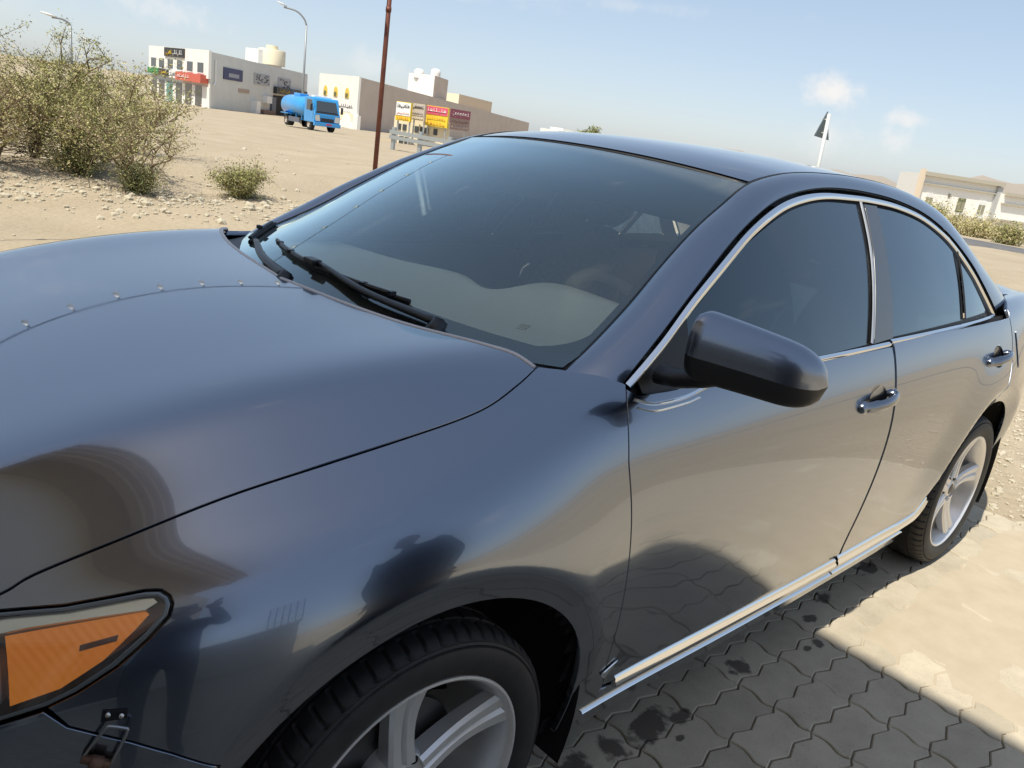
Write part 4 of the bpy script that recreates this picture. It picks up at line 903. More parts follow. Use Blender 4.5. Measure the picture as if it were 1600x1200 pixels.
def paver_mesh():
    o0 = shrink(outline, .0020); o1 = shrink(outline, .0052); n = len(o0)
    v = [(x, y, 0.) for x, y in o1]+[(x, y, -.0032) for x, y in o0]+[(x, y, -.03) for x, y in o0]
    f = [tuple(range(n))[::-1]]+[(r_*n+i, r_*n+(i+1) % n, (r_+1)*n+(i+1) % n, (r_+1)*n+i) for r_ in range(2) for i in range(n)]
    return v, f
pvv, pff = paver_mesh(); p_me = bpy.data.meshes.new('paver'); p_me.from_pydata(pvv, [], pff); p_me.update(); p_me.materials.append(PAVER)
bm = bmesh.new(); bm.from_mesh(p_me); bmesh.ops.recalc_face_normals(bm, faces=bm.faces); bm.to_mesh(p_me); bm.free()
random.seed(11); rest = MB(); single = 0
cols = range(int((-3.8-X0)/PX), int((3.45-X0)/PX)+1); rws = range(int((-2.3-Y0)/PY)*0-56, 29)
for i in cols:
    for j in rws:
        cx, cy = X0+(i+.5)*PX, Y0+(j+.5)*PY-PY
        if not (-7.9 < cy < 2.5): continue
        h = random.gauss(0, .0009); tl = (random.gauss(0, .004), random.gauss(0, .004))
        if .25 < cx < 3.5 and -2.72 < cy < -.42 and single < 300:
            o = bpy.data.objects.new('paver', p_me); COL.objects.link(o); o.parent = bed; o.location = (cx, cy, h); o.rotation_euler = (tl[0], tl[1], random.gauss(0, .004)); single += 1
        else:
            rest.add([(x+cx, y+cy, z+h+tl[0]*y-tl[1]*x) for x, y, z in pvv], pff)
ro = rest.build('paving_field', PAVER, bed); ro['kind'] = 'stuff'
# asphalt road across the far ground
def road_pt(x, y): return (x, y, float(terrain(x, y))+.05)
m = MB(); RDIR = np.array([.35, -.937]); RN = np.array([.937, .35]); c0 = np.array([44., 11.])
L_ = np.linspace(-12, 120, 50); V = []
for t in L_:
    for w in (-4.2, -4.0, 4.0, 4.2): q = c0+RDIR*t+RN*w; z = float(terrain(*q)); V.append((q[0], q[1], z+(.10 if abs(w) < 4.1 else -.1)))
m.add(V, [(i*4+j, i*4+j+1, (i+1)*4+j+1, (i+1)*4+j) for i in range(len(L_)-1) for j in range(3)])
tag(m.build('road', mat('asphalt', (.10, .10, .105), .9, col2=(.14, .14, .14), scale=3), None, True), kind='structure')

# ------------------------------------------------------------------ the shop building behind the viewpoint: it shades the paving and is mirrored in the hood
WALLP = mat('shop_plaster', (.68, .64, .57), .85, col2=(.74, .70, .63), scale=2.5, bump=.1); MOULD = mat('cornice_plaster', (.52, .44, .36), .85, col2=(.60, .52, .43), scale=4)
shop = tag(empty('shop_building', (-2.4, 0, 0)), 'plastered shop front with a deep moulded canopy, mirrored dark in the hood', 'building')
m = MB(); m.box((-6.6, 2.0, 3.3), (7.0, 20.0, 6.6)); o = m.build('wall', WALLP); o.parent = shop; o.matrix_parent_inverse = shop.matrix_world.inverted()
def shop_part(m, name, material, **k):
    o = m.build(name, material, None, **k); o.parent = shop; o.location = o.location-Vector((-2.4, 0, 0)); return o
XE = 1.788-.5*7.0
o.matrix_parent_inverse = Matrix(); o.location = (2.4, 0, 0)
m = MB(); m.box(((-3.2+XE-.36)/2, -1.6, 6.71), (3.2+XE-.36, 9.4, .26)); shop_part(m, 'canopy_slab', MOULD)
for k, (dx, z0, z1) in enumerate(((.36, 6.30, 6.58), (.24, 6.50, 6.74), (.11, 6.68, 6.87), (.0, 6.80, 7.0))):
    m = MB(); m.box((XE-dx-.11, -1.6, (z0+z1)/2), (.22, 9.4+.02*k, z1-z0)); shop_part(m, 'cornice_moulding', MOULD, bevel=.02)
for k, yy in enumerate((-5.2, -2.4, .4, 3.0)):
    m = MB(); m.box((-3.07, yy, 1.35), (.08, 2.1, 2.5)); shop_part(m, 'shop_window', mat('shop_glass', (.02, .025, .03), .06, coat=1))
    m = MB(); m.box((-3.05, yy, 2.66), (.14, 2.3, .12)); m.box((-3.05, yy-1.1, 1.35), (.14, .1, 2.5)); m.box((-3.05, yy+1.1, 1.35), (.14, .1, 2.5)); shop_part(m, 'window_frame', mat('window_alu', (.35, .33, .30), .4, .6))
# boundary wall with a mesh screen on the open side, mirrored in the front wing
yard = tag(empty('yard_wall', (-1.2, -7.4, 0)), 'shaded block wall with an open mesh screen, mirrored in the front wing', 'wall')
m = MB(); m.box((-.4, 0, .75), (2.6, .2, 1.5)); m.box((-.4, 0, 1.54), (2.7, .28, .1)); o = m.build('wall', WALLP); o.parent = yard
m = MB()
for k in range(6): m.box((.15+.16*k, 0, 2.25), (.022, .022, 1.3))
for k in range(7): m.box((.55, 0, 1.65+.2*k), (.85, .022, .022))
o = m.build('mesh_screen', mat('screen_steel', (.08, .08, .08), .5, .5)); o.parent = yard
# ------------------------------------------------------------------ festoon of bulbs and the rusty pole that carries it
POLE = ground_at(594, 10.)
pole = tag(empty('rusty_pole', tuple(POLE)), 'tall rust red steel pole standing behind the car roof', 'pole')
m = MB(); m.tube([(0, 0, 0), (0, 0, 2.2), (0, 0, 3.35)], [.029, .028, .026], 16); m.build('shaft', mat('rust_paint', (.125, .040, .028), .6, .2, col2=(.20, .07, .045), scale=9, bump=.15), pole, True)
m = MB(); m.tube([(0, 0, 2.55), (0, 0, 2.60)], .033, 16); m.build('collar', MATS['rust_paint'], pole, True)
m = MB(); m.lathe([(0, .03), (.13, .03), (.13, 0)], 16, 'z'); m.build('base_plate', MATS['rust_paint'], pole)
fest = tag(empty('light_string', tuple(POLE+np.array([0, 0, 3.2]))), 'cord of small white bulbs strung from the pole, mirrored in the hood', 'light string')
a_ = np.zeros(3); b_ = np.array([-3.0, 5.6, 3.5])-(POLE+np.array([0, 0, 3.2]))
cord = [a_+(b_-a_)*t+np.array([0, 0, -.16*4*t*(1-t)]) for t in np.linspace(0, 1, 50)]
m = MB(); m.tube(cord, .013, 6); m.build('cord', SEAL, fest, True)
for t in np.linspace(.05, .96, 14):
    c = a_+(b_-a_)*t+np.array([0, 0, -.16*4*t*(1-t)]); m = MB(); m.tube([c, c-np.array([0, 0, .06])], .017, 8); s_ = m.build('bulb_socket', SEAL, fest, True)
    m = MB(); m.lathe([(0, -.150), (.026, -.145), (.040, -.122), (.040, -.10), (.024, -.072), (.017, -.058)], 12, 'z', c=c); m.build('bulb', mat('bulb_glass', (.85, .84, .76), .2, coat=1), s_, True)

# ------------------------------------------------------------------ far buildings
WHITE = mat('white_render', (.74, .73, .68), .85, col2=(.80, .79, .75), scale=.6); GREYW = mat('grey_render', (.60, .60, .56), .85, col2=(.66, .66, .62), scale=.5)
BROWN = mat('brown_render', (.54, .44, .36), .85, col2=(.60, .50, .42), scale=.5); CREAM = mat('cream_render', (.74, .66, .48), .85, col2=(.78, .70, .52), scale=.6)
DGLASS = mat('far_dark_glass', (.05, .06, .07), .2, coat=.5); BLKSIGN = mat('sign_black', (.03, .03, .032), .5); YEL = mat('sign_yellow', (.80, .58, .04), .6); REDS = mat('sign_red', (.55, .12, .08), .6); GRNS = mat('sign_green', (.04, .22, .07), .6); WHT = mat('sign_white', (.8, .8, .78), .6); PINK = mat('sign_pink', (.62, .10, .16), .6); NAVY = mat('sign_navy', (.03, .04, .12), .5); GOLD = mat('arch_gold', (.72, .52, .10), .5); OLIVE = mat('arch_green', (.16, .17, .09), .6)
class Facade:
    """an upright wall face from A to B; boxes are placed on it by fractions along and metres up"""
    def __init__(s, A, B, zb, zt, root):
        s.A = np.array(A[:2], float); s.B = np.array(B[:2], float); s.L = np.linalg.norm(s.B-s.A); s.d = (s.B-s.A)/s.L; s.n = np.array([s.d[1], -s.d[0]])
        if (s.A-CAM[:2])@s.n > 0: s.n = -s.n
        s.zb, s.zt, s.root = zb, zt, root
    def P(s, u, v, out=0.):
        """v from the top, 0..1"""
        q = s.A+(s.B-s.A)*u+s.n*out; return np.array([q[0], q[1], s.zt+(s.zb-s.zt)*v])
    def box(s, name, u0, u1, v0, v1, out, material, inn=.05, parent=None):
        m = MB(); c = [s.P(u, v, o_) for o_ in (-inn, out) for u, v in ((u0, v0), (u1, v0), (u1, v1), (u0, v1))]
        m.add(c, [(0, 1, 2, 3), (7, 6, 5, 4), (0, 4, 5, 1), (1, 5, 6, 2), (2, 6, 7, 3), (3, 7, 4, 0)]); o = m.build(name, material); return s.own(o, parent)
    def own(s, o, parent=None):
        p = parent or s.root
        if p is s.root: o.parent = p; o.location = -Vector(p.location)
        else: o.parent = p
        return o
    def script(s, name, u0, u1, v0, v1, out, material, seed, parent, n=6):
        """a line of joined-up lettering: strokes, loops and dots"""
        rnd = random.Random(seed); m = MB(); H = (v1-v0)
        def seg(ua, va, ub, vb, w):
            a, b = s.P(ua, va, out), s.P(ub, vb, out); m.tube([a, b], w, 5, flat=.4)
        w = abs(H)*(s.zt-s.zb)*.07; base = v0+H*.68; u = u1; du = (u1-u0)/n
        seg(u0, base, u1, base, w)
        for k in range(n):
            uc = u1-du*(k+.5); t = rnd.random()
            if t < .4: seg(uc, base, uc-du*.1, v0+H*rnd.uniform(0, .15), w)
            elif t < .7:
                pts = [s.P(uc+du*.3*math.cos(a), base-H*.18+H*.18*math.sin(a), out) for a in np.linspace(0, 2*math.pi, 9)]; m.tube(pts, w, 5, flat=.4)
            else: seg(uc+du*.3, base, uc-du*.25, v1, w)
            if rnd.random() < .6: q = v0+H*(.25 if rnd.random() < .6 else 1.0); seg(uc-du*.07, q, uc+du*.07, q, w*1.2)
        return s.own(m.build(name, material), parent)
def block(name, pts, zb, zt, material, root):
    """upright prism over a footprint"""
    m = MB(); n = len(pts); zt = zt if hasattr(zt, '__len__') else [zt]*n
    m.add([(p[0], p[1], zb) for p in pts]+[(p[0], p[1], z) for p, z in zip(pts, zt)], [tuple(range(n))[::-1], tuple(range(n, 2*n))]+[(i, (i+1) % n, n+(i+1) % n, n+i) for i in range(n)])
    o = m.build(name, material); o.parent = root; o.location = -Vector(root.location); return o
def rel(o, root): o.parent = root; o.location = -Vector(root.location); return o

# --- grey and white shop block on the left
C_ = at(329.6, 81, 101); A_l = at(236, 75, 118); B_r = at(481, 114, 131); zt1 = C_[2]; zb1 = -2.2
b1 = tag(empty('shop_block', (C_[0], C_[1], -1.4)), 'two-storey block with white front, grey side wall and black rooftop sign', 'building')
back = A_l[:2]+(B_r[:2]-C_[:2])
block('wall', [A_l, C_, B_r, back], zb1, zt1, GREYW, b1)
F1 = Facade(A_l, C_, -1.45, zt1, b1); F1.box('white_front', -.003, 1.003, -.02, .46, .25, WHITE); F1.box('shop_front', 0, 1, .60, 1.02, .10, WHITE)
for u in (.088, .235, .39, .55, .716, .882):
    w_ = F1.box('window', u-.045, u+.045, .20, .37, .28, DGLASS, inn=-.2); F1.box('window_frame', u-.052, u+.052, .372, .385, .33, WHT, inn=-.25)
sg = F1.box('roof_sign', .30, .635, -.01, .15, .40, BLKSIGN, inn=-.2); F1.script('lettering', .33, .44, .02, .13, .43, YEL, 3, None, 4); F1.script('lettering', .45, .61, .02, .13, .43, WHT, 4, None, 6)
F1.box('shop_sign', .02, .22, .39, .50, .55, GRNS); F1.script('lettering', .05, .20, .41, .48, .58, mat('sign_lime', (.2, .55, .2), .6), 5, None, 4)
F1.box('shop_sign', .22, .405, .395, .51, .55, BLKSIGN); F1.script('lettering', .24, .39, .41, .49, .58, YEL, 6, None, 5)
F1.box('shop_sign', .41, .565, .40, .53, .55, WHT); F1.script('lettering', .43, .55, .42, .51, .58, NAVY, 7, None, 5)
F1.box('shop_sign', .57, .97, .405, .55, .9, REDS); F1.script('lettering', .60, .80, .43, .52, .93, WHT, 8, None, 6)
for u in (.08, .22, .36, .52, .68, .84): F1.box('shop_door', u-.05, u+.05, .60, .96, .14, DGLASS if u not in (.36,) else mat('shop_teal', (.12, .30, .28), .5), inn=-.08)
F2 = Facade(C_, B_r, -1.45, zt1, b1)
po = F2.box('poster', .10, .265, .21, .42, .10, NAVY); F2.box('poster_print', .14, .23, .30, .37, .13, mat('poster_grey', (.3, .32, .36), .6), inn=-.1)
for u0, u1, sd_ in ((.375, .535, 1), (.63, .78, 2)):
    F2.box('poster', u0, u1, .20, .42, .10, mat('poster_pale', (.42, .42, .42), .7)); rnd = random.Random(sd_)
    m = MB()
    for k in range(26): u = rnd.uniform(u0+.01, u1-.02); v = rnd.uniform(.22, .39); q = [F2.P(u, v, .13), F2.P(u+.014, v, .13), F2.P(u+.014, v+.022, .13), F2.P(u, v+.022, .13)]; m.add(q, [(0, 1, 2, 3)])
    F2.own(m.build('poster_print', mat('poster_dark', (.10, .11, .13), .7)))
F2.box('vent_panel', .235, .335, .545, .62, .06, mat('panel_tan', (.42, .32, .25), .8))
F2.box('shop_sign', .585, .965, .40, .54, .5, BLKSIGN); F2.script('lettering', .61, .74, .42, .51, .53, YEL, 9, None, 6); F2.script('lettering', .80, .94, .42, .51, .53, YEL, 10, None, 6); F2.box('sign_print', .745, .79, .41, .53, .53, NAVY, inn=-.5)
F2.box('shop_opening', .585, .97, .58, .99, .06, mat('shop_dark', (.02, .018, .016), .8))
F2.box('shop_door', .555, .60, .62, .99, .3, mat('blue_door', (.10, .12, .16), .5)); F2.box('cooling_unit', .475, .53, .62, .76, .6, WHT); F2.box('white_locker', .355, .395, .74, 1.0, .8, WHT); F2.box('low_bench', .43, .56, .90, .98, .8, mat('bench_brown', (.20, .13, .10), .7))
m = MB(); m.tube([F2.P(.03, .12, .15), F2.P(.03, .50, .15), F2.P(.018, .56, .15)], .09, 8); F2.own(m.build('drain_pipe', WHT))
t1 = at(384, 74, 142); t2 = at(404, 72, 140); t3 = at(441, 78, 142); tb = t1[:2]+(t3-t2)[:2]
block('roof_room', [t1, t2, t3, tb], zt1-1, t1[2], WHITE, b1)
m = MB(); tc_ = at(425, 82, 142); m.lathe([(0, 2.9), (.9, 2.9), (.95, 2.35), (2.0, 2.3), (2.1, 2.1), (2.1, 0)], 28, 'z', c=(tc_[0], tc_[1], t1[2]-2.0)); rel(m.build('water_tank', CREAM, None, autosmooth=.6), b1)

# --- white and brown block in the middle
C2_ = at(564, 121, 97); A2 = at(502, 116, 107); B2 = at(827, 192, 190); zt2 = C2_[2]; zb2 = -3
b2 = tag(empty('arched_block', (C2_[0], C2_[1], -1.6)), 'low block with white arched front and long plain brown side wall', 'building')
bk = A2[:2]+(B2-C2_)[:2]
block('wall', [A2, C2_, B2, bk], zb2, [zt2, zt2, at(827, 192, 190)[2], at(827, 192, 190)[2]], BROWN, b2)
G1 = Facade(A2, C2_, -1.75, zt2, b2); G1.box('white_front', -.003, 1.003, -.01, .66, .2, WHITE); G1.box('plinth', -.02, 1.06, .66, 1.0, .35, WHITE); G1.box('tan_band', .42, .95, .645, .78, .37, CREAM, inn=-.3)
def arched(F, u, w, v0, v1, out, fill, frame, root=None):
    m = MB(); hw = w/2; n = 10; asp = F.L*hw/(F.zt-F.zb)
    pts = [F.P(u-hw, v1, out), F.P(u-hw, v0+asp, out)]+[F.P(u-hw*math.cos(a), v0+asp-asp*1.2*math.sin(a), out) for a in np.linspace(0, math.pi, n)]+[F.P(u+hw, v1, out)]
    inn = [p-np.array([*F.n, 0])*.3 for p in pts]; k = len(pts); m.add(pts+inn, [tuple(range(k))]+[(i, (i+1) % k, k+(i+1) % k, k+i) for i in range(k)])
    o = F.own(m.build('arched_window', frame)); m = MB()
    for s_ in (-.33, .33):
        c = [F.P(u+hw*(s_-.24), v0+asp*.9, out+.05), F.P(u+hw*(s_+.24), v0+asp*.9, out+.05), F.P(u+hw*(s_+.24), v1-.01, out+.05), F.P(u+hw*(s_-.24), v1-.01, out+.05)]; m.add(c, [(0, 1, 2, 3)])
    F.own(m.build('window_pane', fill)); return o
for u in (.19, .46, .745): arched(G1, u, .10, .22, .385, .26, OLIVE, GOLD)
arched(G1, .80, .26, .70, .965, .42, DGLASS, WHT)
G1.script('lettering', .56, .90, .485, .565, .24, mat('letter_dark', (.10, .10, .12), .6), 21, None, 7); G1.script('lettering', .62, .86, .60, .63, .24, mat('letter_pale', (.35, .3, .3), .6), 22, None, 8)
for (l, mm, r_, bs, D1, D2, D3, nm) in (((640, 113), (680, 118), (701, 122), 146, 128, 124, 132, 'roof_room'), ((697, 146), (718, 147), (769, 161), 172, 151, 148, 168, 'rear_hall')):
    p1, p2, p3 = at(*l, D1), at(*mm, D2), at(*r_, D3); p4 = p1[:2]+(p3-p2)[:2]; block(nm, [p1, p2, p3, p4], -1, p2[2], BROWN if nm == 'roof_room' else mat('tan_render', (.58, .47, .33), .85), b2)
    ff = Facade(p1, p2, p2[2]-4.5, p2[2], b2); ff.box('white_face', .0, 1., 0, 1, .08, WHITE if nm == 'roof_room' else CREAM, inn=.02)
for px in (655, 681):
    q = at(px, 113, 127); m = MB(); m.lathe([(0, .7), (.4, .66), (.7, .45), (.72, 0), (.72, -.6)], 18, 'z', c=(q[0], q[1], q[2]-.2)); rel(m.build('water_tank', WHITE, None, True), b2)
q = at(785, 183, 170); m = MB(); m.box((q[0], q[1], q[2]-.3), (1.6, 1.6, 1.2)); rel(m.build('roof_unit', WHITE), b2)

# --- low kiosk with billboards and a crash barrier in front of it
K0 = at(616, 190, 62); K1 = at(702, 205, 60); 
kiosk = tag(empty('low_kiosk', (*K0[:2], -.6)), 'low cream kiosk under the row of billboards', 'kiosk')
kzt = at(616, 180, 62)[2]; kzb = -1.2; kd = np.array([.62, .78])*5
block('wall', [K0[:2], K1[:2], K1[:2]+kd, K0[:2]+kd], kzb, kzt, CREAM, kiosk)
FK = Facade(K0, K1, kzb, kzt, kiosk)
for u in (.10, .20, .42, .52, .60, .76): FK.box('window', u-.035, u+.035, .22, .40, .05, DGLASS)
for u in (.16, .26): FK.box('door', u-.04, u+.04, .58, .80, .05, DGLASS)
FK.box('door', .50, .56, .60, .82, .05, mat('door_brown', (.3, .14, .1), .6)); FK.script('lettering', .60, .72, .45, .52, .06, REDS, 31, None, 5); FK.script('lettering', .78, .92, .48, .55, .06, PINK, 32, None, 5)
specs = ((621, 158, 644, 183, 'billboard', 'white billboard with yellow foot, first from the rusty pole', WHT, YEL), (646, 161, 666, 183, 'billboard', 'small grey billboard between the white and the pink ones', mat('bill_grey', (.50, .45, .40), .7), mat('bill_tan', (.5, .42, .3), .7)), (667, 164, 702, 191, 'billboard', 'pink and yellow billboard, largest in the row', PINK, YEL), (703, 169, 735, 197, 'billboard', 'dull crimson billboard angled away at the end of the row', mat('bill_crimson', (.32, .09, .13), .7), mat('bill_dusk', (.36, .24, .2), .7)))
for k, (x0, y0, x1, y1, nm, lb, top, low) in enumerate(specs):
    a, b = at(x0, y0, 60.5), at(x1, y0+(x1-x0)*.146, 59.5 if k < 3 else 62.5); hgt = (y1-y0)/1240*60/.95
    bd = tag(empty(nm, (a[0], a[1], float(terrain(a[0], a[1])))), lb, 'billboard', 'roadside billboards'); FF = Facade(a, b, a[2]-hgt, a[2], bd)
    FF.box('panel', 0, 1, 0, 1, .06, low, inn=.10); FF.box('panel_top', .02, .98, .03, .42 if k > 1 else .72, .09, top, inn=-.06); FF.script('lettering', .08, .92, .08, .34, .11, WHT if k > 1 else BLKSIGN, 40+k, None, 7); FF.script('lettering', .08, .92, .52, .66, .11, REDS if k in (0, 2) else BLKSIGN, 50+k, None, 8); FF.script('lettering', .08, .92, .74, .94, .11, REDS if k in (0, 2) else WHT, 60+k, None, 6)
    for u in (.1, .9): m = MB(); q = FF.P(u, 1, -.1); m.tube([(q[0], q[1], float(terrain(q[0], q[1]))-.2), q+np.array([0, 0, hgt*.8])], .06, 6); FF.own(m.build('post', mat('post_steel', (.45, .46, .46), .5, .5)))
gl, gr_ = at(612, 206, 44), at(706, 226, 40)
rail_ = tag(empty('crash_barrier', tuple(gl)), 'galvanised steel crash barrier in front of the cream kiosk', 'barrier'); STEEL = mat('galvanised', (.42, .45, .45), .45, .6)
FB = Facade(gl, gr_, gl[2]-1.2, gl[2]+.10, rail_)
for v0, v1 in ((.0, .14), (.20, .34)): FB.box('rail', -.02, 1.35, v0, v1, .07, STEEL)
for u in (.02, .48, .95, 1.3): FB.box('post', u-.025, u+.025, -.12, 1.2, -.02, STEEL, inn=.14)

# --- white villa on the right
V0, V1 = at(1443, 270, 98), at(1566, 290, 104); vz = V0[2]; V2 = at(1700, 312, 112); vl = at(1436, 268, 122)
villa = tag(empty('white_villa', (*V0[:2], -2.5)), 'long white villa with grey cornices behind roadside scrub', 'building'); vb = -5.
dn = np.array([.85, .52])*14
VW = mat('villa_white', (.90, .88, .82), .85)
block('wall', [V0[:2], V1[:2], V1[:2]+dn, V0[:2]+dn], vb, vz, VW, villa); block('wing', [V1[:2]-dn*.04, V2[:2]-dn*.04, V2[:2]+dn, V1[:2]+dn], vb, vz-.9, VW, villa)
H1 = Facade(V0, V1, vz-6.6, vz, villa); H2 = Facade(V1-np.array([*dn*.04, 0]), V2-np.array([*dn*.04, 0]), vz-7.5, vz-.9, villa)
CORN = mat('cornice_grey', (.46, .43, .35), .8)
H1.box('cornice', -.01, 1.0, -.03, .03, .55, CORN); H1.box('cornice', -.01, 1.0, .145, .165, .3, CORN); H2.box('cornice', .04, 1, -.03, .02, .45, CORN); H2.box('cornice', .03, 1, .14, .16, .3, CORN); H2.box('cornice', -.07, 1, .40, .43, .5, CORN); H1.box('corner_pier', .94, 1.0, .04, .62, .35, mat('pier_grey', (.45, .46, .46), .85)); H1.box('corner_pier', -.04, .0, -.06, 1, .5, mat('pier_peach', (.74, .62, .48), .85))
for u, ok in ((.15, 1), (.56, 1), (.82, 1)):
    H1.box('window_frame', u-.045, u+.045, .30, .53, .10, WHT if u != .56 else OLIVE); 
    for du in (-.022, .022): H1.box('window_pane', u+du-.017, u+du+.017, .36, .51, .14, mat('pane_olive', (.30, .29, .20), .4), inn=-.1)
    H1.box('window_sill', u-.055, u+.055, .55, .575, .25, WHT)
H1.box('vent', .375, .405, .265, .32, .06, mat('vent_dark', (.2, .18, .15), .6)); H1.box('vent', .73, .76, .83, .87, .06, MATS['vent_dark']); H2.box('vent', .02, .04, .75, .80, .06, MATS['vent_dark'])
# --- small white house far beyond the roof, and a warning sign seen from behind
q = at(872, 206, 230); hb = tag(empty('distant_house', (q[0], q[1], -3)), 'tiny white flat-roofed house just above the car roof', 'building')
m = MB(); m.box((0, 0, 3+q[2]-1.6), (7, 7, 4)); m.build('wall', WHITE, hb); m = MB(); m.box((1.5, 0, 3+q[2]+.6), (4.5, 5, .9)); m.build('roof', WHITE, hb)
for k in (-2, 0, 2): m = MB(); m.box((k, -3.52, 3+q[2]-1.2), (.8, .1, 1.)); m.build('window', DGLASS, hb)
sp_ = ground_at(1276, 25); s0 = at(1276, 272, 25); s1 = at(1296, 178, 25)
sign = tag(empty('road_sign', tuple(sp_)), 'leaning grey triangular road sign seen from behind, rising over the roof', 'road sign')
lean = (s1-s0); lean = lean/lean[2]; foot = s1-lean*(s1[2]-sp_[2])
sign.location = tuple(foot); m = MB(); m.tube([(0, 0, -.2), tuple(lean*(s1[2]-sp_[2]))], .055, 10); m.build('post', mat('sign_post', (.62, .64, .62), .5, .3), sign, True)
tri3 = [at(1292.5, 174, 25.1)-foot, at(1271.5, 212, 25.0)-foot, at(1293.5, 219, 25.5)-foot]; nn_ = np.cross(tri3[1]-tri3[0], tri3[2]-tri3[0]); nn_ /= np.linalg.norm(nn_)
m = MB(); m.add([p for p in tri3]+[p+nn_*.03 for p in tri3], [(0, 1, 2), (5, 4, 3), (0, 3, 4, 1), (1, 4, 5, 2), (2, 5, 3, 0)]); m.build('plate', mat('sign_back', (.16, .20, .22), .5, .5), sign)
for f_ in (.30, .8): m = MB(); c = tri3[0]*(1-f_)+(tri3[1]+tri3[2])/2*f_; m.box(c, (.14, .16, .03)); m.build('clamp', MATS['sign_post'], sign)
# --- street lamps
def lamp_post(base_px, top, head, D, lb, d=.09):
    g = ground_at(base_px, D); t = at(*top, D); h = at(*head, D); r_ = tag(empty('street_lamp', (t[0], t[1], g[2])), lb, 'street lamp', 'street lamps along the far road')
    H = t[2]-g[2]; hv = np.array([h[0]-t[0], h[1]-t[1], h[2]-g[2]]); m = MB(); m.tube([(0, 0, -.2), (0, 0, H*.5), (0, 0, H)], [d, d*.8, d*.62], 10); m.build('post', mat('lamp_steel', (.30, .32, .33), .5, .4), r_, True)
    arm = smooth_poly([(0, 0, H), (hv[0]*.12, hv[1]*.12, H+(hv[2]-H)*.38), (hv[0]*.45, hv[1]*.45, H+(hv[2]-H)*.75), tuple(hv*.98)], 6); m = MB(); m.tube(arm, d*.6, 8); m.build('arm', MATS['lamp_steel'], r_, True)
    m = MB(); v_ = hv-arm[-6]; v_ = v_/np.linalg.norm(v_); m.tube([hv*1-v_*.3, hv+v_*.1, hv+v_*.6], [.10, .16, .08], 10, flat=.5); m.build('lamp_head', mat('lamp_head_white', (.7, .7, .68), .4), r_, True)
lamp_post(476, (479, 40), (443, 7), 82, 'tall curved street lamp rising above the blue tanker', .13)
lamp_post(112, (110, 40), (80, 24), 62, 'curved street lamp rising out of the thorn trees', .11)
lamp_post(158, (157, 80), (136, 62), 110, 'faint far street lamp beside the thorn trees', .09)
# ------------------------------------------------------------------ blue water tanker
TB = mat('tanker_blue', (.03, .27, .62), .35, coat=.5, col2=(.04, .31, .68), scale=1.5); TBD = mat('tanker_blue_dark', (.02, .10, .38), .4, coat=.4)
p_f, p_r = ground_at(508, 78), ground_at(432, 84)
tr = tag(empty('water_tanker', (0, 0, 0)), 'bright blue water tanker truck parked in front of the grey shop wall', 'truck')
# local frame: x forward, y to its left, z up
fw = np.array([-.08, -.995]); fw = fw/np.linalg.norm(fw)
base = at(494, 201, 62); zg = float(terrain(base[0], base[1]))-.01
tr.location = (base[0], base[1], zg); tr.rotation_euler = (0, 0, math.atan2(fw[1], fw[0])); tr.scale = (1, 1, 1)
# origin at the front-right corner region of the cab: cab x 0..1.75 forward
m = MB(); prof = [(-.05, .55), (1.62, .55), (1.72, .72), (1.72, 1.18), (1.60, 1.32), (1.30, 2.18), (1.18, 2.26), (.02, 2.24), (-.05, 2.15)]
m.prism(prof, (-.98, .98), (np.zeros(3), np.array([1., 0, 0]), np.array([0, 0, 1.]), np.array([0, 1., 0]))); m.build('cab', TB, tr, bevel=.05)
m = MB(); m.prism([(-.80, 0), (.80, 0), (.72, .72), (-.72, .72)], (0, .03), (np.array([1.615, 0, 1.34]), np.array([0, 1., 0]), np.array([-.30, 0, .95]), np.array([.95, 0, .30]))); m.build('windscreen', DGLASS, tr)
m = MB(); m.prism([(-.9, 0), (.9, 0), (.86, .14), (-.86, .14)], (0, .02), (np.array([1.69, 0, 1.20]), np.array([0, 1., 0]), np.array([-.62, 0, .78]), np.array([.78, 0, .62]))); m.build('wiper_panel', mat('tanker_black', (.02, .02, .022), .5), tr)
for s_ in (-1, 1):
    m = MB(); m.prism([(.35, 1.38), (1.42, 1.38), (1.20, 2.05), (.42, 2.05)], (0, .02), (np.array([0, s_*.98, 0]), np.array([1., 0, 0]), np.array([0, 0, 1.]), np.array([0, s_*1., 0]))); m.build('side_window', DGLASS, tr)
    m = MB(); m.prism([(-.17, -.16), (.17, -.16), (.20, .20), (-.10, .24)], (0, .03), (np.array([1.725, s_*.72, .86]), np.array([0, s_*1., 0]), np.array([0, 0, 1.]), np.array([1., 0, 0]))); m.build('headlight', mat('tanker_lamp', (.6, .6, .56), .2, .3), tr)
    m = MB(); m.box((1.55, s_*1.16, 1.55), (.08, .16, .46)); m.tube([(1.5, s_*.98, 1.8), (1.55, s_*1.16, 1.75)], .02, 6); m.build('wing_mirror', MATS['tanker_black'], tr, bevel=.02)
m = MB(); m.box((1.735, 0, .80), (.03, .98, .24)); m.build('grille', MATS['tanker_black'], tr)
m = MB(); m.box((1.74, 0, .50), (.22, 2.0, .26)); m.build('bumper', TB, tr, bevel=.03)
m = MB(); m.box((1.86, .1, .52), (.02, .42, .12)); m.build('number_plate', mat('plate_red', (.42, .06, .14), .5), tr)
m = MB(); m.box((.55, 0, 2.30), (.5, 1.3, .12)); m.build('roof_sign', WHT, tr, bevel=.02)
m = MB(); n = 30; rings = []
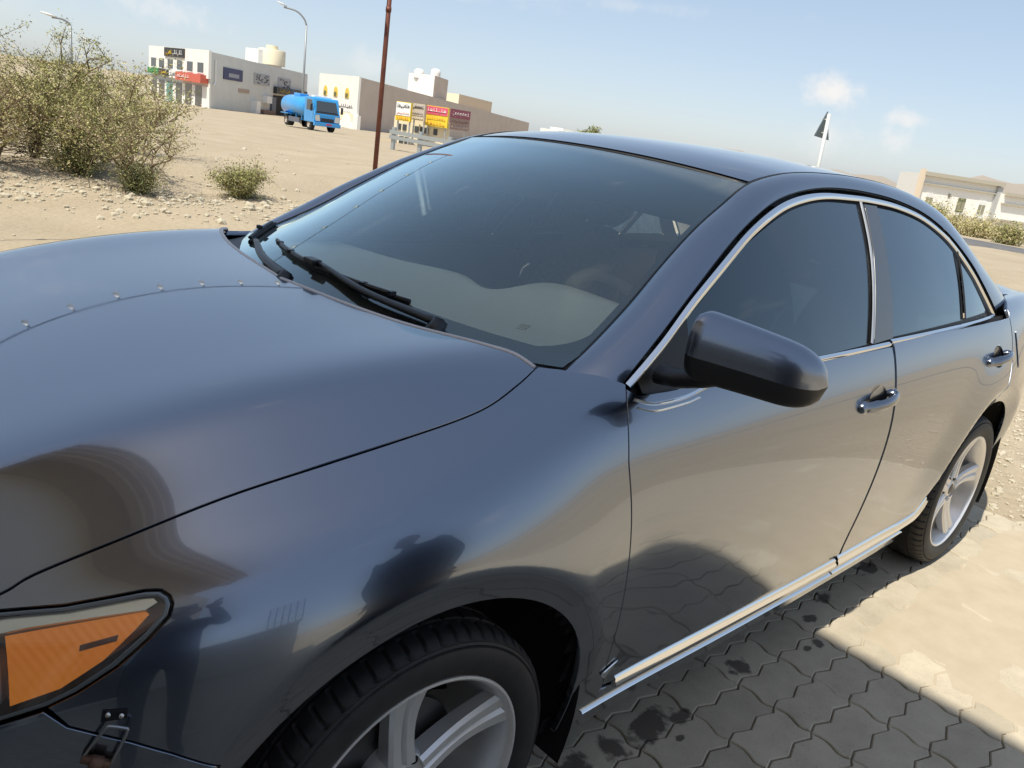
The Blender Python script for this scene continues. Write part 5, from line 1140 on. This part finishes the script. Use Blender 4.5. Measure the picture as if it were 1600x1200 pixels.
for x, k in ((-4.35, .80), (-4.25, .93), (-4.15, 1.0), (-.35, 1.0), (-.25, .96), (-.18, .84)):
    rings.append([(x, 1.02*k*math.copysign(abs(math.cos(a))**.85, math.cos(a)), 1.46+.74*k*math.copysign(abs(math.sin(a))**.9, math.sin(a))) for a in np.linspace(0, 2*math.pi, n, endpoint=False)])
m.add([p for r_ in rings for p in r_], [(i*n+j, i*n+(j+1) % n, (i+1)*n+(j+1) % n, (i+1)*n+j) for i in range(5) for j in range(n)]+[tuple(range(n)), tuple(5*n+j for j in range(n))]); m.build('tank', TB, tr, autosmooth=.7)
m = MB(); m.box((-2.9, 0, 2.26), (1.1, .7, .22)); m.build('manhole', TB, tr, bevel=.04)
m = MB(); m.box((-2.2, 0, .62), (4.6, .8, .22)); m.build('chassis', MATS['tanker_black'], tr)
for x in (-3.9, -3.0, -1.9, -.9):
    for s_ in (-1, 1): m = MB(); m.box((x, s_*.72, .80), (.10, .10, .5)); m.build('tank_bracket', TB, tr)
for s_ in (-1, 1):
    m = MB(); m.box((-1.7, s_*.95, .52), (1.9, .12, .34)); m.build('side_guard', mat('guard_grey', (.12, .13, .16), .6), tr)
    m = MB(); m.box((-3.25, s_*.90, .86), (1.3, .42, .06)); m.build('mudguard', TB, tr)
    for x in (.75, -3.25):
        m = MB(); w_ = .22 if x > 0 else .42; m.lathe([(.0, s_*.02), (.20, s_*.02), (.22, s_*.06), (.36, s_*.08), (.41, s_*.05), (.41, -s_*w_), (.3, -s_*(w_+.03))], 28, c=(x, s_*.86, .41)); wl = m.build('wheel', mat('tanker_tyre', (.03, .03, .03), .8), tr, autosmooth=.6)
        m = MB(); m.lathe([(.0, s_*.05), (.10, s_*.06), (.13, s_*.03), (.21, s_*.045), (.225, s_*.085)], 24, c=(x, s_*.86, .41)); m.build('rim', mat('tanker_rim', (.45, .40, .34), .6), wl, autosmooth=.6)

# ------------------------------------------------------------------ thorn trees, shrubs, rubble
LEAF = [mat('leaf_olive', (.33, .32, .115), .8, col2=(.41, .39, .16), scale=3), mat('leaf_green', (.20, .22, .085), .8, col2=(.27, .28, .12), scale=3), mat('leaf_straw', (.50, .42, .24), .85, col2=(.56, .48, .29), scale=3)]
BARK = mat('thorn_bark', (.16, .115, .075), .9, col2=(.24, .18, .12), scale=12)
def sprays(rnd, pts, n, spread, size, mb):
    """slender leaf blades, each two triangles, scattered about branch points"""
    for _ in range(n):
        p = pts[rnd.randrange(len(pts))]; q = np.array([p[0]+rnd.gauss(0, spread), p[1]+rnd.gauss(0, spread), p[2]+rnd.gauss(0, spread*.8)])
        d = np.array([rnd.gauss(0, 1), rnd.gauss(0, 1), rnd.gauss(.5, .8)]); d /= np.linalg.norm(d); s_ = np.cross(d, np.array([rnd.gauss(0, 1), rnd.gauss(0, 1), rnd.gauss(0, 1)])); s_ /= np.linalg.norm(s_)+1e-6
        L = size*rnd.uniform(.6, 1.5); w = L*.16; k = len(mb.v); mb.v += [tuple(q-s_*w*.3), tuple(q+d*L*.5+s_*w), tuple(q+d*L), tuple(q+d*L*.5-s_*w)]; mb.f.append((k, k+1, k+2, k+3))
def thorn_tree(g, H, W, seed, label, nleaf, stems=6, leaf=(0, 1), size=.05, bare=.0, lean=(0, 0), low=.25, cat='tree', name='thorn_tree', group='thorn trees on the stony bank', spread=.055):
    rnd = random.Random(seed); t = tag(empty(name, tuple(g)), label, cat, group); mb = MB(); tips = []
    for k in range(stems):
        a = 2*math.pi*k/stems+rnd.uniform(-.4, .4); r_ = W*rnd.uniform(.35, .95); h = H*rnd.uniform(.6, 1.0)
        p = [np.array([rnd.gauss(0, .04), rnd.gauss(0, .04), -.05])]
        for i in range(1, 6): u = i/5; p.append(np.array([math.cos(a)*r_*u**1.2+rnd.gauss(0, .05*W)+lean[0]*u, math.sin(a)*r_*u**1.2+rnd.gauss(0, .05*W)+lean[1]*u, h*u**.9]))
        P_ = smooth_poly(p, 3); r0 = .012+.014*H*rnd.uniform(.6, 1); mb.tube(P_, np.linspace(r0, r0*.25, len(P_)), 6)
        for q in P_[int(len(P_)*low):]:
            if rnd.random() < .85:
                d = np.array([rnd.gauss(0, 1), rnd.gauss(0, 1), rnd.gauss(.4, .6)]); L = W*rnd.uniform(.15, .55); e = q+d/np.linalg.norm(d)*L; m_ = (q+e)/2+np.array([rnd.gauss(0, .04), rnd.gauss(0, .04), .03]); mb.tube([q, m_, e], [r0*.4, r0*.25, r0*.1], 4)
                for u in (.35, .55, .75, .9, 1.0): tips.append(q+(e-q)*u)
                for _ in range(2):
                    d2 = d/np.linalg.norm(d)+np.array([rnd.gauss(0, .8), rnd.gauss(0, .8), rnd.gauss(.2, .6)]); e2 = m_+d2*L*.55; mb.tube([m_, e2], [r0*.22, r0*.08], 3); tips += [m_+(e2-m_)*u for u in (.5, .8, 1)]
    mb.build('trunk', BARK, t, True)
    if nleaf:
        for k, li in enumerate(leaf):
            lm = MB(); sub = tips if bare == 0 else [q for q in tips if rnd.random() > bare]
            sprays(rnd, sub or tips, nleaf//len(leaf), spread, size, lm); o = mesh_obj('crown', lm.v, lm.f, LEAF[li], t)
    return t
tg = lambda px, D: ground_at(px, D)
thorn_tree(tg(50, 13.6), 1.60, 1.05, 1, 'tallest thorn tree, dense olive crown at the picture edge', 15000, 8, (0, 1, 0), .036, bare=.5)
thorn_tree(tg(-25, 12.6), 1.05, 1.0, 2, 'olive thorn tree cut by the left picture edge', 9000, 7, (0, 2), .036, bare=.5)
thorn_tree(tg(120, 12.9), 1.10, 1.15, 3, 'wide thorn tree with a dense dark base on the stones', 16000, 9, (1, 0, 0, 2), .036, bare=.5)
thorn_tree(tg(160, 14.4), 1.20, 1.1, 8, 'straw coloured thorn tree with bare twigs against the sky', 8000, 8, (2, 0), .036, bare=.55)
thorn_tree(tg(214, 11.9), .95, .85, 4, 'nearest thorn tree with thin bare forked branches', 4600, 7, (0, 2, 1), .030, bare=.5, low=.45)
thorn_tree(tg(206, 19), 1.25, 1.1, 5, 'small round dark green tree beside the white shop front', 5000, 7, (1, 0), .07, spread=.16)
thorn_tree(tg(216, 11.8), .30, .34, 6, 'low green tuft at the foot of the forked thorn tree', 4600, 9, (1,), .032, cat='shrub', name='shrub', group='low shrubs on the stony bank', low=.1, spread=.06)
thorn_tree(tg(118, 12.7), .34, .50, 9, 'low dark green tuft under the wide thorn tree', 5200, 9, (1,), .032, cat='shrub', name='shrub', group='low shrubs on the stony bank', low=.1, spread=.06)
thorn_tree(tg(383, 12.3), .36, .42, 7, 'rounded grey green bush alone on the sand', 8000, 12, (1, 0), .034, cat='shrub', name='shrub', group='low shrubs on the stony bank', low=.1, spread=.05)
rnd_ = random.Random(77)
for k, (px, D, h, w, lb) in enumerate(((1470, 74, 1.9, 1.3, 'tallest grey green scrub bush before the villa'), (1505, 66, .75, 1.6, 'straw scrub bush in the middle of the villa front'), (1545, 64, .5, 1.6, 'low straw scrub bush before the villa'), (1594, 58, .8, .9, 'green scrub bush at the right picture edge'), (1446, 80, 1.2, 1.2, 'scrub bush at the rear of the car roof'))):
    thorn_tree(tg(px, D), h, w, 30+k, lb, 6500, 10, (0, 2) if k in (1, 2) else (0, 1, 2), .15, cat='shrub', name='scrub_bush', group='scrub before the villa', low=.05, spread=.28)
thorn_tree(tg(918, 165), 5.8, 1.9, 50, 'tiny round green tree just above the car roof', 2500, 8, (1,), .55, low=.35, name='distant_tree', group='far trees', spread=.5)
# dry brush lying left of the trees
mb = MB(); rr = random.Random(5); g = tg(8, 13.4)
for _ in range(160):
    p = np.array([rr.gauss(0, .45), rr.gauss(0, .3), rr.uniform(0, .35)]); d = np.array([rr.gauss(0, 1), rr.gauss(0, .6), rr.gauss(0, .3)]); d = d/np.linalg.norm(d)*rr.uniform(.2, .6); mb.tube([p, p+d], [.008, .003], 3)
br = mb.build('brush_pile', mat('dry_brush', (.13, .10, .085), .9)); br.location = tuple(g); tag(br, 'heap of dry grey brushwood below the tall thorn tree', 'brushwood', kind='stuff')
STONE = mat('limestone', (.40, .36, .27), .9, col2=(.50, .455, .355), scale=6, bump=.3)
def rock(rnd, r_):
    b = bmesh.new(); bmesh.ops.create_icosphere(b, subdivisions=1, radius=1); sx = (rnd.uniform(.8, 1.3), rnd.uniform(.7, 1.1), rnd.uniform(.45, .75))
    for v in b.verts: k = rnd.uniform(.75, 1.15); v.co = Vector((v.co.x*sx[0]*k*r_, v.co.y*sx[1]*k*r_, v.co.z*sx[2]*k*r_))
    vs = [tuple(v.co) for v in b.verts]; b.verts.index_update(); fs_ = [tuple(v.index for v in f.verts) for f in b.faces]; b.free(); return vs, fs_
rr = random.Random(9); rocks = []
for k in range(1200):
    px = rr.uniform(-60, 620); D = 10.6+rr.gauss(.5, .75)+(.9 if px < 150 else 0)+(px-200)*.0015
    if rr.random() < .12: D = rr.uniform(7, 30)
    g = ground_at(px, D); r_ = min(.012+rr.expovariate(1/.013), .075); rocks.append((r_, g))
rocks.sort(key=lambda t: -t[0]); mb = MB(); lib = [rock(rr, 1.0) for _ in range(12)]
for r_, g in rocks[8:]:
    vs, fs_ = lib[rr.randrange(12)]; a = rr.uniform(0, 6.28); c, s_ = math.cos(a)*r_, math.sin(a)*r_; mb.add([(g[0]+x*c-y*s_, g[1]+x*s_+y*c, g[2]+z*r_+r_*.2) for x, y, z in vs], fs_)
o = mesh_obj('gravel', mb.v, mb.f, STONE); tag(o, 'pale rubble and gravel spread along the low bank', 'gravel', kind='stuff')
ORD = ('first', 'second', 'third', 'fourth', 'fifth', 'sixth', 'seventh', 'last')
for k_, (r_, g) in enumerate(sorted(rocks[:8], key=lambda t: (np.array(t[1])-CAM)@cr/((np.array(t[1])-CAM)@cf))):
    vs, fs_ = rock(rr, r_); o = mesh_obj('rock', vs, fs_, STONE); o.location = (g[0], g[1], g[2]+r_*.2); o.rotation_euler = (0, 0, rr.uniform(0, 6)); tag(o, 'pale limestone rock in the rubble, %s of the eight big ones counted from the left' % ORD[k_], 'rock', 'larger rocks on the bank')
# gravel patch behind the rear wheel
mb = MB()
for k in range(3200):
    x, y = rr.uniform(3.5, 6.5), rr.gauss(-.6, .7)
    r_ = min(.004+rr.expovariate(1/.006), .03); vs, fs_ = lib[rr.randrange(12)]; a = rr.uniform(0, 6.28); c, s_ = math.cos(a)*r_, math.sin(a)*r_; z0 = float(terrain(x, y)); mb.add([(x+px_*c-py_*s_, y+px_*s_+py_*c, z0+z*r_+r_*.15) for px_, py_, z in vs], fs_)
o = mesh_obj('gravel', mb.v, mb.f, STONE); tag(o, 'small grey gravel on the ground behind the rear wheel', 'gravel', kind='stuff')
# hazy ridge on the skyline
hv = []; hx = np.linspace(-200, 200, 60); hc = at(1500, 320, 900); hd = np.array([cr[0], cr[1]]); hd /= np.linalg.norm(hd)
for i, t in enumerate(np.linspace(-330, 900, 80)):
    z = 8+14*math.exp(-((t-40)/160)**2)+5*math.sin(t*.021)+3*math.sin(t*.053+1)+2*math.sin(t*.13); q = hc[:2]+hd*t; hv += [(q[0], q[1], -30), (q[0], q[1], z-6), (q[0]+60, q[1]+60, z*.5-8)]
tag(mesh_obj('hills', hv, [(i*3+j, i*3+j+1, i*3+4+j, i*3+3+j) for i in range(79) for j in range(2)], mat('far_ridge', (.30, .27, .24), .95), None, True), kind='structure')
# ------------------------------------------------------------------ two people beside the car, seen only as dark shapes in the paint
CLOTH = mat('dark_cloth', (.045, .05, .075), .9, col2=(.06, .065, .09), scale=40); SKIN = mat('skin', (.28, .17, .11), .6); HAIR = mat('hair', (.012, .010, .009), .6); TROUSER = mat('trouser_cloth', (.035, .036, .04), .9)
def person(loc, rz, label, hands, head_tilt=0.):
    """one skinned body; hands = end points of the left and right arm in the body's own frame (facing +x)"""
    root = tag(empty('person', loc, rz), label, 'person', None)
    V = [(0, 0, .95), (0, 0, 1.12), (0, 0, 1.32), (.01, 0, 1.43), (.02, 0, 1.50), (.03, 0, 1.56)]; Rr = [(.165, .125), (.155, .115), (.19, .125), (.10, .09), (.058, .058), (.055, .055)]; E = [(i, i+1) for i in range(5)]
    def chain(start, pts):
        p = start
        for q, r_ in pts: V.append(q); Rr.append(r_); E.append((p, len(V)-1)); p = len(V)-1
    for s_, hd in ((1, hands[0]), (-1, hands[1])):
        hd = np.array(hd, float); sh = np.array([0, s_*.19, 1.40]); el = (sh+hd)/2; d = np.linalg.norm(hd-sh); el = el+np.array([-.05, s_*.10, -max(.0, .56-d)*.9-.04])
        chain(2, [(tuple(sh), (.075, .07)), (tuple((sh+el)/2), (.055, .055)), (tuple(el), (.045, .045)), (tuple((el+hd)/2), (.042, .042)), (tuple(hd), (.030, .028))])
        chain(0, [((.0, s_*.10, .86), (.105, .10)), ((.02, s_*.11, .50), (.068, .066)), ((-.01, s_*.11, .28), (.056, .056)), ((-.02, s_*.11, .09), (.042, .042)), ((.02, s_*.115, .05), (.045, .04)), ((.15, s_*.125, .035), (.038, .030))])
    me = bpy.data.meshes.new('body'); me.from_pydata(V, E, []); o = bpy.data.objects.new('body', me); COL.objects.link(o); me.materials.append(CLOTH)
    md = o.modifiers.new('skin', 'SKIN'); 
    for i, r_ in enumerate(Rr): me.skin_vertices[0].data[i].radius = r_
    me.skin_vertices[0].data[0].use_root = True; md.use_smooth_shade = True; sb = o.modifiers.new('sub', 'SUBSURF'); sb.levels = 1; sb.render_levels = 1; o.parent = root
    # head with nose, brow, ears
    b = MB(); n, mth = 16, 12; hv_ = []
    for i in range(mth+1):
        ph = math.pi*i/mth; z = math.cos(ph)
        for k in range(n):
            a = 2*math.pi*k/n; r_ = math.sin(ph); x = math.cos(a)*r_; y = math.sin(a)*r_; w = .80-.14*max(0, -z); xx = x*.100*(1 if x < 0 else 1.02)+.035; 
            if x > .75 and -.25 < z < .15 and abs(y) < .25: xx += .022
            hv_.append((xx, y*.100*w, 1.655+z*.120))
    b.add(hv_, [(i*n+k, i*n+(k+1) % n, (i+1)*n+(k+1) % n, (i+1)*n+k) for i in range(mth) for k in range(n)]); hd_ = b.build('head', SKIN, root, True)
    b = MB()
    for s_ in (-1, 1): b.box((.03, s_*.082, 1.65), (.035, .018, .06))
    b.build('ear', SKIN, hd_, bevel=.006)
    b = MB()
    for s_ in (-1, 1): b.box((.128, s_*.032, 1.672), (.012, .022, .010))
    b.build('eye', HAIR, hd_)
    b = MB(); b.box((.128, 0, 1.600), (.010, .045, .010)); b.build('mouth', mat('lip', (.25, .09, .07), .6), hd_)
    hh = [(x*1.08 if x < .05 else x, y*1.08, z+.006) for x, y, z in hv_ if True]; b = MB(); b.add([((x-.035)*1.07+.032, y*1.08, (z-1.655)*1.07+1.660) for x, y, z in hv_], [(i*n+k, i*n+(k+1) % n, (i+1)*n+(k+1) % n, (i+1)*n+k) for i in range(mth) for k in range(n) if i < 3 or (i < 8 and 4 <= k <= 11)]); b.build('hair', HAIR, hd_, True)
    # hands: palm, four fingers and a thumb, slightly curled
    for s_, hd in ((1, hands[0]), (-1, hands[1])):
        hd = np.array(hd, float); sh = np.array([0, s_*.19, 1.40]); d = hd-sh; d /= np.linalg.norm(d); up = np.array([0, 0, 1.])-d*d[2]
        if np.linalg.norm(up) < .2: up = np.array([1., 0, 0])-d*d[0]
        up /= np.linalg.norm(up); sd_ = np.cross(d, up)*s_; b = MB(); b.tube([hd-d*.02, hd+d*.04, hd+d*.085], [.026, .040, .038], 10, flat=.45)
        for k, L in enumerate((.068, .078, .074, .058)):
            o0 = hd+d*.080+up*(.030-.020*k); b.tube([o0, o0+d*L*.5-sd_*.006, o0+d*L*.8-sd_*.022, o0+d*L*.85-sd_*.036], [.0095, .009, .0085, .007], 7)
        o0 = hd+d*.025+up*.034; b.tube([o0, o0+d*.03+up*.022-sd_*.008, o0+d*.062+up*.026-sd_*.018], [.011, .010, .008], 7); b.build('hand', SKIN, root, True)
    return root
# bystander in line with the front door, one arm stretched out; the photographer stands behind the viewpoint
by_ = person((.46, -2.36, 0), math.radians(118), 'person in a dark robe mirrored in the front wing above the wheel', ((.06, .25, .84), (.10, -.24, .86)))
rb_ = []; nk = 22
for z, rx, ry in ((.12, .25, .29), (.5, .22, .27), (.95, .20, .27), (1.2, .18, .28), (1.36, .16, .27), (1.43, .12, .19), (1.48, .075, .09)):
    rb_.append([(rx*math.cos(a)*(1+.04*math.sin(5*a)), ry*math.sin(a)*(1+.03*math.cos(7*a)), z) for a in np.linspace(0, 2*math.pi, nk, endpoint=False)])
m = MB(); m.add([p for r_ in rb_ for p in r_], [(i*nk+j, i*nk+(j+1) % nk, (i+1)*nk+(j+1) % nk, (i+1)*nk+j) for i in range(len(rb_)-1) for j in range(nk)]); m.build('robe', CLOTH, by_, True)
pr = person((-.985, -2.155, 0), math.radians(61), 'person in dark clothes holding up a phone behind the viewpoint', ((.40, .12, 1.44), (.40, -.10, 1.44)))
ph = tag(empty('phone', tuple(CAM-cf*.030-cr*.025)), 'slim black phone held up at the viewpoint', 'phone')
Rm = Matrix(((cr[0], cu[0], -cf[0]), (cr[1], cu[1], -cf[1]), (cr[2], cu[2], -cf[2]))); ph.rotation_euler = Rm.to_euler()
m = MB(); m.box((-.045, -.005, 0), (.160, .075, .008)); m.build('phone_body', GLOSSBLACK, ph, bevel=.003)
m = MB(); m.box((-.045, -.005, .0048), (.150, .068, .001)); m.build('screen', mat('phone_screen', (.02, .02, .025), .1), ph)
